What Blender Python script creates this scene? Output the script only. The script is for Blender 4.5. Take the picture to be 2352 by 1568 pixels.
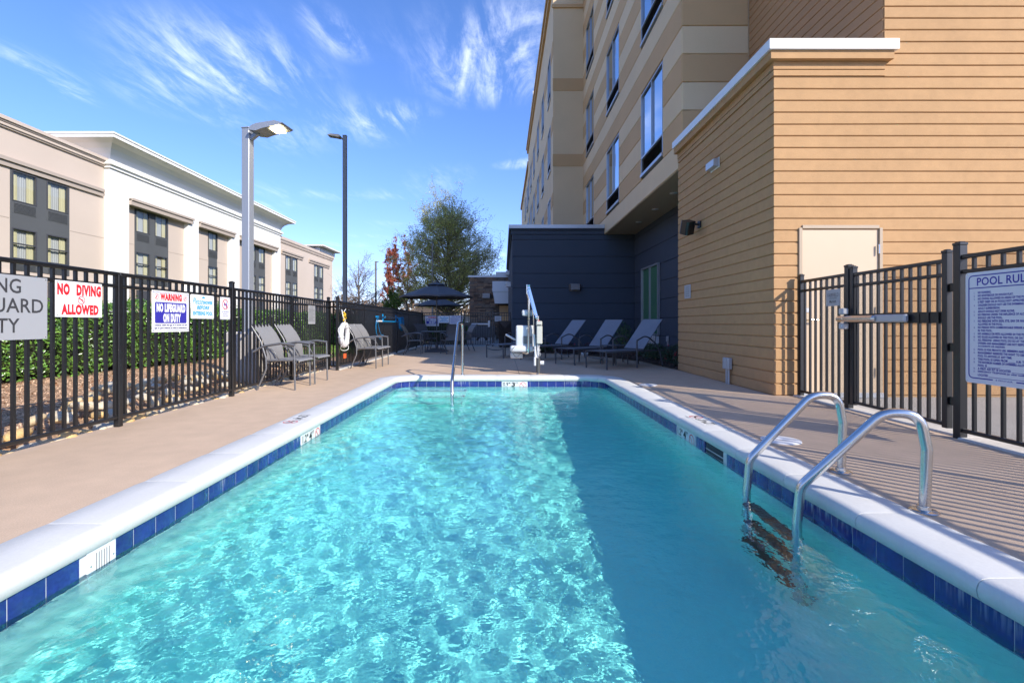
import bpy, bmesh, math, random
import numpy as np
from mathutils import Vector, Matrix
R = math.radians
rnd = random.Random(7)
for o in list(bpy.data.objects): bpy.data.objects.remove(o)
scene = bpy.context.scene
COL = scene.collection

# ---------------------------------------------------------------- camera
CAM_H = 0.93
cam_d = bpy.data.cameras.new('camera'); cam = bpy.data.objects.new('camera', cam_d); COL.objects.link(cam)
cam_d.sensor_width = 36; cam_d.lens = 16.8
cam.location = (0, 0, CAM_H); cam.rotation_euler = (R(90), 0, 0)
cam_d.shift_x = 0.0089; cam_d.shift_y = -0.0172
cam_d.clip_start = 0.05; cam_d.clip_end = 3000
scene.camera = cam
# ---------------------------------------------------------------- sky and sun
SUN_AZ, SUN_EL = 45.5, 31.0          # sun stands right of and behind the camera
sx, sy, sz = math.sin(R(SUN_AZ))*math.cos(R(SUN_EL)), -math.cos(R(SUN_AZ))*math.cos(R(SUN_EL)), math.sin(R(SUN_EL))
world = bpy.data.worlds.new('World'); scene.world = world; world.use_nodes = True
SKY_TINT = ((.48, .48, .70, 1), (.43, .48, .74, 1), (.38, .49, .75, 1), (.35, .50, .74, 1))
def sky_uv(u, v):        # direction seen at photo position (u, v of 2352 x 1568) on the high cloud plane
    a_, b_ = (u-1155)/1098, (743.5-v)/1098; t = 0; x_ = a_*math.cos(t)-math.sin(t); y_ = a_*math.sin(t)+math.cos(t); return x_/b_, y_/b_
def bank(u0, v0, u1, v1, wide, gain):
    p, q = sky_uv(u0, v0), sky_uv(u1, v1); return ((p[0]+q[0])/2, (p[1]+q[1])/2, math.degrees(math.atan2(q[1]-p[1], q[0]-p[0])), math.hypot(q[0]-p[0], q[1]-p[1])/2, wide, gain*.8)
CLOUDS = [bank(-60, 60, 230, 255, .16, 1.0), bank(420, -30, 590, 260, .50, 1.25), bank(260, 240, 620, 190, .38, .7), bank(690, -20, 840, 160, .13, 1.0), bank(980, 60, 1200, 250, .38, 1.35),
          bank(1080, -10, 1260, 120, .3, .8), bank(620, 260, 1000, 300, .40, .6), bank(840, 230, 960, 300, .3, .9), bank(900, 400, 1100, 430, .5, .4), bank(1180, 360, 1215, 390, .25, .8)]
def build_world():
    nt = world.node_tree; nt.nodes.clear(); N = nt.nodes.new; L = nt.links.new
    out = N('ShaderNodeOutputWorld'); bg = N('ShaderNodeBackground'); bg.inputs[1].default_value = 0.15
    sky = N('ShaderNodeTexSky'); sky.sky_type = 'NISHITA'; sky.sun_disc = False
    sky.sun_elevation = R(SUN_EL); sky.sun_rotation = math.atan2(sx, sy)
    sky.air_density = 1.0; sky.dust_density = 0.6; sky.ozone_density = 2.2; sky.altitude = 100
    tc = N('ShaderNodeTexCoord'); sp = N('ShaderNodeSeparateXYZ'); L(tc.outputs['Generated'], sp.inputs[0])
    def math_(op, a_, b_=None, c_=None):
        n = N('ShaderNodeMath'); n.operation = op
        for i, v in enumerate((a_, b_, c_)):
            if v is None: continue
            if isinstance(v, (int, float)): n.inputs[i].default_value = v
            else: L(v, n.inputs[i])
        return n.outputs[0]
    # clear winter air: the low sky stays blue instead of yellow
    el = N('ShaderNodeValToRGB'); L(sp.outputs[2], el.inputs[0]); e = el.color_ramp.elements
    e[0].position = 0; e[0].color = SKY_TINT[0]; e[1].position = .75; e[1].color = SKY_TINT[3]
    x_ = e.new(.12); x_.color = SKY_TINT[1]; x_ = e.new(.35); x_.color = SKY_TINT[2]
    mu = N('ShaderNodeMix'); mu.data_type = 'RGBA'; mu.blend_type = 'MULTIPLY'; mu.inputs[0].default_value = 1; L(sky.outputs[0], mu.inputs[6]); L(el.outputs[0], mu.inputs[7])
    # cirrus: streaked noise on a high plane
    zc = math_('MAXIMUM', sp.outputs[2], .04); px = math_('DIVIDE', sp.outputs[0], zc); py = math_('DIVIDE', sp.outputs[1], zc)
    cb = N('ShaderNodeCombineXYZ'); L(px, cb.inputs[0]); L(py, cb.inputs[1])
    def noise(rot, sc, scale, det, rough, off=(0, 0, 0), dist=0):
        mp = N('ShaderNodeMapping'); mp.inputs['Rotation'].default_value = (0, 0, R(rot)); mp.inputs['Scale'].default_value = sc; mp.inputs['Location'].default_value = off; L(cb.outputs[0], mp.inputs[0])
        n = N('ShaderNodeTexNoise'); n.inputs['Scale'].default_value = scale; n.inputs['Detail'].default_value = det; n.inputs['Roughness'].default_value = rough; n.inputs['Distortion'].default_value = dist; L(mp.outputs[0], n.inputs['Vector']); return n.outputs[0]
    def rng(v, a_, b_, c_=0, d_=1):
        r = N('ShaderNodeMapRange'); r.interpolation_type = 'SMOOTHSTEP'; L(v, r.inputs[0]); r.inputs[1].default_value = a_; r.inputs[2].default_value = b_; r.inputs[3].default_value = c_; r.inputs[4].default_value = d_; return r.outputs[0]
    fib = noise(8, (3.6, .9, 1), 1.6, 8, .62, dist=.9); fine = noise(-14, (3.0, 1, 1), 5, 8, .7, dist=.5)
    tex = math_('ADD', math_('MULTIPLY', fib, .75), math_('MULTIPLY', fine, .32))
    def patch(cx, cy_, ang, rx, ry, gain):       # one cloud bank on the high plane
        mp = N('ShaderNodeMapping'); mp.vector_type = 'TEXTURE'; mp.inputs['Location'].default_value = (cx, cy_, 0); mp.inputs['Rotation'].default_value = (0, 0, R(ang)); mp.inputs['Scale'].default_value = (rx, ry, 1); L(cb.outputs[0], mp.inputs[0])
        ln = N('ShaderNodeVectorMath'); ln.operation = 'LENGTH'; L(mp.outputs[0], ln.inputs[0]); return math_('MULTIPLY', rng(ln.outputs['Value'], 1, .15), gain)
    tot = rng(noise(20, (1, 1.6, 1), .55, 2, .5, off=(3.1, 1.7, 0)), .50, .72, 0, .6)
    for p in CLOUDS: tot = math_('ADD', tot, patch(*p))
    dens = math_('MULTIPLY', rng(tex, .44, .80), math_('MINIMUM', tot, 1.2))
    dens = math_('MULTIPLY', dens, rng(sp.outputs[2], .03, .22))
    cm_ = N('ShaderNodeMix'); cm_.data_type = 'RGBA'; L(math_('MINIMUM', math_('MULTIPLY', dens, .44), .5), cm_.inputs[0]); L(mu.outputs[2], cm_.inputs[6]); cm_.inputs[7].default_value = (6.4, 6.6, 7.0, 1)
    L(cm_.outputs[2], bg.inputs[0]); L(bg.outputs[0], out.inputs[0])
    return nt, sky, bg
world_nt, sky_node, bg_node = build_world()
sun_d = bpy.data.lights.new('sun', 'SUN'); sun = bpy.data.objects.new('sun', sun_d); COL.objects.link(sun)
sun_d.energy = 2.55; sun_d.angle = R(0.53); sun_d.color = (1.0, 0.93, 0.83)
sun.rotation_euler = Vector((sx, sy, sz)).to_track_quat('Z', 'Y').to_euler()
sun.location = (8, -8, 12)
sun_d.cycles.is_caustics_light = True
scene.view_settings.view_transform = 'Standard'; scene.view_settings.look = 'None'
scene.view_settings.exposure = 1.36; scene.view_settings.gamma = 1; scene.view_settings.use_curve_mapping = False
scene.render.engine = 'CYCLES'
cy = scene.cycles
cy.use_denoising = True; cy.max_bounces = 12; cy.diffuse_bounces = 6; cy.glossy_bounces = 4; cy.transmission_bounces = 8
cy.transparent_max_bounces = 16; cy.caustics_refractive = True; cy.caustics_reflective = False; cy.sample_clamp_indirect = 10
cy.blur_glossy = 0.5

# ---------------------------------------------------------------- helpers
def tag(o, label=None, cat=None, group=None, kind=None):
    if label: o['label'] = label
    if cat: o['category'] = cat
    if group: o['group'] = group
    if kind: o['kind'] = kind
    return o
def empty(name, loc=(0, 0, 0), rz=0, label=None, cat=None, group=None, kind=None):
    o = bpy.data.objects.new(name, None); COL.objects.link(o); o.location = loc; o.rotation_euler = (0, 0, rz)
    o.empty_display_size = .1
    return tag(o, label, cat, group, kind)
class MB:
    def __init__(s): s.v = []; s.f = []; s.m = []; s.mi = 0
    def add(s, vs, fs):
        b = len(s.v); s.v += [tuple(p) for p in vs]; s.f += [tuple(i+b for i in f) for f in fs]; s.m += [s.mi]*len(fs); return s
    def box(s, x0, x1, y0, y1, z0, z1, c=0.0, M=None):
        if x0 > x1: x0, x1 = x1, x0
        if y0 > y1: y0, y1 = y1, y0
        if z0 > z1: z0, z1 = z1, z0
        if c <= 0:
            vs = [(x0,y0,z0),(x1,y0,z0),(x1,y1,z0),(x0,y1,z0),(x0,y0,z1),(x1,y0,z1),(x1,y1,z1),(x0,y1,z1)]
            fs = [(3,2,1,0),(4,5,6,7),(0,1,5,4),(1,2,6,5),(2,3,7,6),(3,0,4,7)]
        else:
            c = min(c, (x1-x0)*.45, (y1-y0)*.45, (z1-z0)*.45)
            vs = []; fs = []
            idx = {}
            for ix in (0, 1):
                for iy in (0, 1):
                    for iz in (0, 1):
                        X, Y, Z = (x0, x1)[ix], (y0, y1)[iy], (z0, z1)[iz]
                        dx, dy, dz = (c, -c)[ix], (c, -c)[iy], (c, -c)[iz]
                        for a, p in ((0, (X, Y+dy, Z+dz)), (1, (X+dx, Y, Z+dz)), (2, (X+dx, Y+dy, Z))):
                            idx[(ix, iy, iz, a)] = len(vs); vs.append(p)
            g = lambda ix, iy, iz, a: idx[(ix, iy, iz, a)]
            for i in (0, 1):
                q = [g(i,0,0,0), g(i,1,0,0), g(i,1,1,0), g(i,0,1,0)]; fs.append(q if i else q[::-1])
                q = [g(0,i,0,1), g(0,i,1,1), g(1,i,1,1), g(1,i,0,1)]; fs.append(q if i else q[::-1])
                q = [g(0,0,i,2), g(1,0,i,2), g(1,1,i,2), g(0,1,i,2)]; fs.append(q if i else q[::-1])
            for i in (0, 1):
                for j in (0, 1):
                    q = [g(i,j,0,0), g(i,j,1,0), g(i,j,1,1), g(i,j,0,1)]; fs.append(q if i != j else q[::-1])
                    q = [g(i,0,j,0), g(i,1,j,0), g(i,1,j,2), g(i,0,j,2)]; fs.append(q if i == j else q[::-1])
                    q = [g(0,i,j,1), g(1,i,j,1), g(1,i,j,2), g(0,i,j,2)]; fs.append(q if i != j else q[::-1])
            for ix in (0, 1):
                for iy in (0, 1):
                    for iz in (0, 1):
                        fs.append((g(ix,iy,iz,0), g(ix,iy,iz,1), g(ix,iy,iz,2)))
        if M is not None: vs = [tuple(M @ Vector(p)) for p in vs]
        return s.add(vs, fs)
    def tube(s, pts, r, n=10, cap=True, closed=False, squash=None):
        P = [Vector(p) for p in pts]; k = len(P); rs = r if isinstance(r, (list, tuple)) else [r]*k
        tg = []
        for i in range(k):
            a = P[(i-1) % k] if (closed or i > 0) else P[i]; b = P[(i+1) % k] if (closed or i < k-1) else P[i]
            t = (b-a); tg.append(t.normalized() if t.length > 1e-9 else Vector((0,0,1)))
        up = Vector((0,0,1)) if abs(tg[0].z) < .9 else Vector((1,0,0))
        u = tg[0].cross(up).normalized(); base = []
        for i in range(k):
            u = (u - tg[i]*u.dot(tg[i]));
            if u.length < 1e-6: u = tg[i].orthogonal()
            u.normalize(); w = tg[i].cross(u)
            base.append([P[i] + (u*math.cos(2*math.pi*j/n)*(squash or 1) + w*math.sin(2*math.pi*j/n))*rs[i] for j in range(n)])
        vs = [p for ring in base for p in ring]; fs = []
        for i in range(k if closed else k-1):
            a, b = i*n, ((i+1) % k)*n
            for j in range(n):
                fs.append((a+j, b+j, b+(j+1) % n, a+(j+1) % n))
        if cap and not closed:
            fs.append(tuple(range(n))); fs.append(tuple((k-1)*n + j for j in range(n))[::-1])
        return s.add(vs, fs)
    def bar(s, a, b, w, h):          # rectangular bar from a to b, w sideways, h upright
        a, b = Vector(a), Vector(b); t = (b-a).normalized()
        up = Vector((0,0,1)) if abs(t.z) < .95 else Vector((0,1,0))
        u = t.cross(up).normalized(); v = u.cross(t).normalized()
        vs = [p + u*(sx_*w/2) + v*(sz_*h/2) for p in (a, b) for sx_, sz_ in ((-1,-1),(1,-1),(1,1),(-1,1))]
        return s.add(vs, [(0,1,2,3),(7,6,5,4),(0,4,5,1),(1,5,6,2),(2,6,7,3),(3,7,4,0)])
    def prism(s, poly, a, b, axis='z'):      # polygon in the two other axes, extruded along axis
        n = len(poly)
        def p3(p, h):
            return {'z': (p[0], p[1], h), 'y': (p[0], h, p[1]), 'x': (h, p[0], p[1])}[axis]
        vs = [p3(p, a) for p in poly] + [p3(p, b) for p in poly]
        return s.add(vs, [tuple(range(n))[::-1], tuple(range(n, 2*n))] + [(i, (i+1) % n, n+(i+1) % n, n+i) for i in range(n)])
    def lathe(s, prof, c=(0,0,0), n=20):
        vs = []; fs = []; k = len(prof)
        for r, z in prof:
            for j in range(n):
                a = 2*math.pi*j/n; vs.append((c[0]+r*math.cos(a), c[1]+r*math.sin(a), c[2]+z))
        for i in range(k-1):
            for j in range(n):
                fs.append((i*n+j, i*n+(j+1) % n, (i+1)*n+(j+1) % n, (i+1)*n+j))
        fs.append(tuple(range(n))[::-1]); fs.append(tuple((k-1)*n+j for j in range(n)))
        return s.add(vs, fs)
    def xf(s, M):
        s.v = [tuple(M @ Vector(p)) for p in s.v]; return s
    def mesh(s, name, mats, smooth=False, angle=None, recalc=True):
        me = bpy.data.meshes.new(name); me.from_pydata(s.v, [], s.f); 
        for m in (mats if isinstance(mats, (list, tuple)) else [mats]): me.materials.append(m)
        if any(s.m): me.polygons.foreach_set('material_index', s.m)
        if recalc and len(s.f) < 60000:
            bm = bmesh.new(); bm.from_mesh(me); bmesh.ops.recalc_face_normals(bm, faces=bm.faces); bm.to_mesh(me); bm.free()
        if smooth:
            me.polygons.foreach_set('use_smooth', [True]*len(me.polygons))
            if angle: me.set_sharp_from_angle(angle=R(angle))
        me.update(); return me
    def build(s, name, mats, parent=None, loc=None, rot=None, smooth=False, angle=None, recalc=True, **kw):
        return link(s.mesh(name, mats, smooth, angle, recalc), name, parent, loc, rot, **kw)
def link(me, name, parent=None, loc=None, rot=None, label=None, cat=None, group=None, kind=None):
    o = bpy.data.objects.new(name, me); COL.objects.link(o)
    if parent is not None: o.parent = parent
    if loc is not None: o.location = loc
    if rot is not None: o.rotation_euler = rot
    return tag(o, label, cat, group, kind)
def children(o): return list(o.children)
def copy_tree(o, parent=None):
    c = o.copy(); COL.objects.link(c); c.parent = parent
    for ch in children(o): copy_tree(ch, c)
    return c

# ---------------------------------------------------------------- materials
def mat(name, col, rough=.6, metal=0, spec=.5, noise=None, bump=None, coat=0, emit=None, sheen=0):
    """noise = [(scale, amount, detail[, stretch])...] brightness mottling, bump = (scale, distance, detail)"""
    m = bpy.data.materials.new(name); m.use_nodes = True; nt = m.node_tree; N = nt.nodes.new; L = nt.links.new
    b = nt.nodes['Principled BSDF']; b.inputs['Base Color'].default_value = (*col, 1)
    b.inputs['Roughness'].default_value = rough; b.inputs['Metallic'].default_value = metal
    b.inputs['Specular IOR Level'].default_value = spec; b.inputs['Coat Weight'].default_value = coat
    tc = N('ShaderNodeTexCoord')
    if noise:
        last = None
        for k, it in enumerate(noise):
            sc, am = it[0], it[1]; det = it[2] if len(it) > 2 else 4; st = it[3] if len(it) > 3 else (1, 1, 1)
            mp = N('ShaderNodeMapping'); mp.inputs['Scale'].default_value = st; L(tc.outputs['Object'], mp.inputs[0])
            n = N('ShaderNodeTexNoise'); n.inputs['Scale'].default_value = sc; n.inputs['Detail'].default_value = det; L(mp.outputs[0], n.inputs['Vector'])
            r = N('ShaderNodeMapRange'); r.inputs[1].default_value = .3; r.inputs[2].default_value = .7
            r.inputs[3].default_value = 1-am; r.inputs[4].default_value = 1+am; L(n.outputs[0], r.inputs[0])
            if last is None: last = r.outputs[0]
            else:
                mm = N('ShaderNodeMath'); mm.operation = 'MULTIPLY'; L(last, mm.inputs[0]); L(r.outputs[0], mm.inputs[1]); last = mm.outputs[0]
        vm = N('ShaderNodeVectorMath'); vm.operation = 'SCALE'; vm.inputs[0].default_value = col; L(last, vm.inputs['Scale']); L(vm.outputs[0], b.inputs['Base Color'])
    if bump:
        n = N('ShaderNodeTexNoise'); n.inputs['Scale'].default_value = bump[0]; n.inputs['Detail'].default_value = bump[2] if len(bump) > 2 else 3
        L(tc.outputs['Object'], n.inputs['Vector']); bp = N('ShaderNodeBump'); bp.inputs['Strength'].default_value = 1; bp.inputs['Distance'].default_value = bump[1]
        L(n.outputs[0], bp.inputs['Height']); L(bp.outputs[0], b.inputs['Normal'])
    if emit:
        b.inputs['Emission Color'].default_value = (*emit[:3], 1); b.inputs['Emission Strength'].default_value = emit[3]
    return m
def world_coords(m):     # switch a material's Object coordinates to world position so alike pieces differ
    nt = m.node_tree; g = nt.nodes.new('ShaderNodeNewGeometry')
    for n in list(nt.nodes):
        if n.type == 'TEX_COORD':
            for l in list(n.outputs['Object'].links): nt.links.new(g.outputs['Position'], l.to_socket)
    return m
M = {}
M['deck'] = world_coords(mat('deck concrete', (.55, .40, .275), .85, noise=[(.7, .10, 5, (1, .35, 1)), (5, .06, 6), (160, .10, 2)], bump=(220, .0015, 2)))
M['coping'] = world_coords(mat('cast coping stone', (.64, .635, .60), .6, noise=[(3, .03), (60, .03)], bump=(150, .0006)))
M['plaster'] = world_coords(mat('pool plaster', (.25, .92, .84), .7, noise=[(2, .04), (25, .03)]))
M['tile'] = world_coords(mat('cobalt glazed tile', (.014, .024, .18), .12, spec=.6, coat=.5, noise=[(5, .3), (60, .15)]))
def streaks(m):      # lime runs down from the top of the tiles
    nt = m.node_tree; N = nt.nodes.new; L = nt.links.new; b = nt.nodes['Principled BSDF']; old = b.inputs['Base Color'].links[0].from_socket
    g = N('ShaderNodeNewGeometry'); mp = N('ShaderNodeMapping'); mp.inputs['Scale'].default_value = (75, 75, 5); L(g.outputs['Position'], mp.inputs[0])
    n = N('ShaderNodeTexNoise'); n.inputs['Scale'].default_value = 1; n.inputs['Detail'].default_value = 3; L(mp.outputs[0], n.inputs['Vector'])
    n2 = N('ShaderNodeTexNoise'); n2.inputs['Scale'].default_value = 1.7; L(g.outputs['Position'], n2.inputs['Vector'])
    s = N('ShaderNodeSeparateXYZ'); L(g.outputs['Position'], s.inputs[0]); h = N('ShaderNodeMapRange'); h.inputs[1].default_value = -.165; h.inputs[2].default_value = -.095; L(s.outputs[2], h.inputs[0])
    r = N('ShaderNodeMapRange'); r.inputs[1].default_value = .50; r.inputs[2].default_value = .66; L(n.outputs[0], r.inputs[0]); r2 = N('ShaderNodeMapRange'); r2.inputs[1].default_value = .50; r2.inputs[2].default_value = .62; L(n2.outputs[0], r2.inputs[0])
    a = N('ShaderNodeMath'); a.operation = 'MULTIPLY'; L(r.outputs[0], a.inputs[0]); L(r2.outputs[0], a.inputs[1]); c = N('ShaderNodeMath'); c.operation = 'MULTIPLY'; L(a.outputs[0], c.inputs[0]); L(h.outputs[0], c.inputs[1])
    mx = N('ShaderNodeMix'); mx.data_type = 'RGBA'; L(c.outputs[0], mx.inputs[0]); L(old, mx.inputs[6]); mx.inputs[7].default_value = (.38, .40, .48, 1); L(mx.outputs[2], b.inputs['Base Color'])
streaks(M['tile'])
M['grout'] = mat('grout', (.62, .63, .62), .8)
M['steel'] = world_coords(mat('brushed stainless steel', (.62, .61, .59), .24, metal=1, bump=(90, .0002)))
M['white'] = mat('white plastic', (.78, .78, .77), .4)

# ---------------------------------------------------------------- pool
PX0, PX1, PY0, PY1, PR = -1.85, 1.765, .62, 8.50, .36
WATER_Z = -.183
def rrect(inset, seg=10, nx=24, ny=60):
    x0, x1, y0, y1 = PX0+inset, PX1-inset, PY0+inset, PY1-inset; r = max(PR-inset, .02)
    pts = []
    def line(a, b, n):
        for i in range(n): t = i/n; pts.append((a[0]+(b[0]-a[0])*t, a[1]+(b[1]-a[1])*t))
    def arc(cx, cy, a0, n=seg):
        for i in range(n): a = a0+R(90)*i/n; pts.append((cx+r*math.cos(a), cy+r*math.sin(a)))
    line((x0+r, y0), (x1-r, y0), nx); arc(x1-r, y0+r, R(-90)); line((x1, y0+r), (x1, y1-r), ny); arc(x1-r, y1-r, 0)
    line((x1-r, y1), (x0+r, y1), nx); arc(x0+r, y1-r, R(90)); line((x0, y1-r), (x0, y0+r), ny); arc(x0+r, y0+r, R(180))
    return pts
def depth(y): 
    t = min(1, max(0, (8.5-y)/5.5)); return 1.00 + .16*t*t*(3-2*t)
def basin():
    n = len(rrect(0)); rings = []
    def ring(inset, zf): rings.append([(x, y, zf(y)) for x, y in rrect(inset)])
    ring(-.02, lambda y: -.085); ring(-.02, lambda y: -.243); ring(0.0, lambda y: -.2435)
    for k in range(1, 4): ring(.01*k, lambda y, k=k: -.25-(depth(y)-.30-.25)*k/3)
    for k in range(1, 7):
        a = R(90)*k/6; ring(.03+.30*(1-math.cos(a)), lambda y, a=a: -(depth(y)-.30)-.30*math.sin(a))
    for ins in (.6, .9, 1.2, 1.5, 1.79): ring(ins, lambda y: -depth(y))
    vs = [p for r in rings for p in r]; fs = []
    for i in range(len(rings)-1):
        for j in range(n): fs.append((i*n+j, i*n+(j+1) % n, (i+1)*n+(j+1) % n, (i+1)*n+j))
    b = (len(rings)-1)*n; h = [(b+j, b+(j+1) % n) for j in range(n)]
    mb = MB().add(vs, fs); cx = (PX0+PX1)/2
    # close the middle of the floor with narrow quads joining the two long sides
    ys_ = sorted(set(round(p[1], 4) for p in rings[-1]))
    x0, x1 = PX0+1.74, PX1-1.74
    ny = 40; ya, yb = PY0+1.7, PY1-1.7
    g = [(x, ya+(yb-ya)*k/ny, -depth(ya+(yb-ya)*k/ny)-.0005) for k in range(ny+1) for x in (x0, x1)]
    mb.add(g, [(2*k, 2*k+1, 2*k+3, 2*k+2) for k in range(ny)])
    return mb
def plaster_mat():  # paler towards the waterline: shallow water's weaker light loss put into the colour
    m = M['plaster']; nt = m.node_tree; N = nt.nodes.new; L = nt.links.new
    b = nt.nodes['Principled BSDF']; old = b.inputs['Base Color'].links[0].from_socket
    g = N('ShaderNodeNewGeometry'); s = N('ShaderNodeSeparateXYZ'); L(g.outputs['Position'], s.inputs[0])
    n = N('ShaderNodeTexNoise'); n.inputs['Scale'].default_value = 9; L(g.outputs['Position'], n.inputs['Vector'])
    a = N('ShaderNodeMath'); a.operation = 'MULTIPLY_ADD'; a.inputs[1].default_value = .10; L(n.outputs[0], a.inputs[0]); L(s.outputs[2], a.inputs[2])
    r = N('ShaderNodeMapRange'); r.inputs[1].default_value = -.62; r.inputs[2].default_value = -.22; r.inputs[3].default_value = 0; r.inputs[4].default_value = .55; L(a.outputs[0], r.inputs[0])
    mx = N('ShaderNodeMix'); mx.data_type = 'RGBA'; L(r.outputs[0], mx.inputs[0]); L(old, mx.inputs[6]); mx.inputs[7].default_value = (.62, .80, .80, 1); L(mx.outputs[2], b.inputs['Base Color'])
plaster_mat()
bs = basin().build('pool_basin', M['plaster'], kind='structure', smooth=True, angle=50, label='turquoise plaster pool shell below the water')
bs.cycles.is_caustics_receiver = True

def water():
    dx = .011; x0, x1, y0, y1 = PX0-.018, PX1+.018, PY0-.018, PY1+.018
    nx, ny = int((x1-x0)/dx), int((y1-y0)/dx)
    X, Y = np.meshgrid(np.linspace(x0, x1, nx), np.linspace(y0, y1, ny))
    rs = np.random.RandomState(3); H = np.zeros_like(X)
    for lam0, lam1, amp, cnt, spread in ((.26, .50, .00042, 12, 3.2), (.10, .18, .000125, 60, 3.2), (.06, .09, .000024, 40, 3.2)):
        for _ in range(cnt):
            lam = rs.uniform(lam0, lam1); th = rs.uniform(-spread, spread); k = 2*math.pi/lam
            H += amp*rs.uniform(.5, 1)*np.sin(k*(X*math.cos(th)+Y*math.sin(th))+rs.uniform(0, 6.28))
    co = np.stack([X, Y, H+WATER_Z], -1).reshape(-1, 3)
    me = bpy.data.meshes.new('pool_water')
    idx = np.arange(nx*ny).reshape(ny, nx)
    q = np.stack([idx[:-1, :-1], idx[:-1, 1:], idx[1:, 1:], idx[1:, :-1]], -1).reshape(-1, 4)
    me.vertices.add(len(co)); me.vertices.foreach_set('co', co.ravel())
    me.loops.add(q.size); me.loops.foreach_set('vertex_index', q.ravel().astype(np.int32))
    me.polygons.add(len(q)); me.polygons.foreach_set('loop_start', np.arange(0, q.size, 4, dtype=np.int32))
    me.update(calc_edges=True); me.validate()
    me.polygons.foreach_set('use_smooth', [True]*len(me.polygons))
    # drop what lies outside the rounded corners
    bm = bmesh.new(); bm.from_mesh(me); kill = []
    r = PR
    for v in bm.verts:
        cx = PX0+r if v.co.x < PX0+r else (PX1-r if v.co.x > PX1-r else None)
        cy_ = PY0+r if v.co.y < PY0+r else (PY1-r if v.co.y > PY1-r else None)
        if cx is not None and cy_ is not None and math.hypot(v.co.x-cx, v.co.y-cy_) > r+.03: kill.append(v)
    bmesh.ops.delete(bm, geom=kill, context='VERTS'); bm.to_mesh(me); bm.free()
    m = bpy.data.materials.new('pool water'); m.use_nodes = True; nt = m.node_tree; nt.nodes.clear()
    out = nt.nodes.new('ShaderNodeOutputMaterial'); g = nt.nodes.new('ShaderNodeBsdfGlass'); g.inputs['IOR'].default_value = 1.33; g.inputs['Roughness'].default_value = 0
    g.inputs['Color'].default_value = (.93, .99, 1, 1)
    nt.links.new(g.outputs[0], out.inputs[0])
    tc = nt.nodes.new('ShaderNodeTexCoord'); n1 = nt.nodes.new('ShaderNodeTexNoise'); n1.inputs['Scale'].default_value = 19; n1.inputs['Detail'].default_value = 2
    nt.links.new(tc.outputs['Object'], n1.inputs['Vector'])
    bp = nt.nodes.new('ShaderNodeBump'); bp.inputs['Distance'].default_value = .0045; bp.inputs['Strength'].default_value = 1
    nt.links.new(n1.outputs[0], bp.inputs['Height']); nt.links.new(bp.outputs[0], g.inputs['Normal'])
    me.materials.append(m)
    o = link(me, 'pool_water', kind='structure', label='clear turquoise swimming pool water'); o.cycles.is_caustics_caster = True
water()

# arc-length walk along an inset outline of the pool: returns point, outward normal
def outline(inset):
    P = rrect(inset, 16); S = [0]
    for i in range(len(P)): a, b = P[i], P[(i+1) % len(P)]; S.append(S[-1]+math.hypot(b[0]-a[0], b[1]-a[1]))
    return P, S
def walk(P, S, s):
    s %= S[-1]; lo, hi = 0, len(S)-1
    while hi-lo > 1:
        m_ = (lo+hi)//2
        if S[m_] <= s: lo = m_
        else: hi = m_
    a, b = P[lo], P[(lo+1) % len(P)]; t = (s-S[lo])/max(1e-9, S[lo+1]-S[lo])
    x, y = a[0]+(b[0]-a[0])*t, a[1]+(b[1]-a[1])*t; dx, dy = b[0]-a[0], b[1]-a[1]; l = math.hypot(dx, dy)
    return x, y, dy/l, -dx/l

coping = empty('pool_coping', label='white cast coping stones with a rounded nose round the pool', kind='structure')
def coping_stones():
    P, S = outline(0); tot = S[-1]; n = int(round(tot/.61)); step = tot/n
    prof = [(-.028, -.048), (-.028, -.036), (-.020, -.014), (-.004, -.002), (.02, .003), (.15, .004), (.27, .003), (.275, 0), (.275, -.085), (-.012, -.086), (-.024, -.07)]
    k = len(prof)
    for i in range(n):
        vs = []; fs = []; m_ = 8
        for j in range(m_+1):
            s = i*step + .0025 + (step-.005)*j/m_; x, y, nx_, ny_ = walk(P, S, s); e = .004 if j in (0, m_) else 0
            for o_, z in prof: vs.append((x+nx_*o_, y+ny_*o_, z - (e if z > -.04 else 0)))
        for j in range(m_):
            for q in range(k): fs.append((j*k+q, j*k+(q+1) % k, (j+1)*k+(q+1) % k, (j+1)*k+q))
        fs.append(tuple(range(k))); fs.append(tuple(m_*k+q for q in range(k))[::-1])
        MB().add(vs, fs).build('coping_stone', M['coping'], coping, smooth=True, angle=35)
    # mortar in the joints, a little lower
    vs = []; fs = []; m_ = len(P)
    pr = [(-.022, -.05), (-.015, -.018), (.02, -.003), (.268, -.003), (.268, -.08), (-.01, -.08)]
    for j in range(m_):
        x, y, nx_, ny_ = walk(P, S, S[j]+1e-5)
        for o_, z in pr: vs.append((x+nx_*o_, y+ny_*o_, z))
    k = len(pr)
    for j in range(m_):
        for q in range(k): fs.append((j*k+q, j*k+(q+1) % k, ((j+1) % m_)*k+(q+1) % k, ((j+1) % m_)*k+q))
    MB().add(vs, fs).build('joint_mortar', M['grout'], coping)
coping_stones()

tiles = empty('waterline_tiles', label='band of cobalt blue glazed tiles along the waterline', kind='structure')
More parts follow.
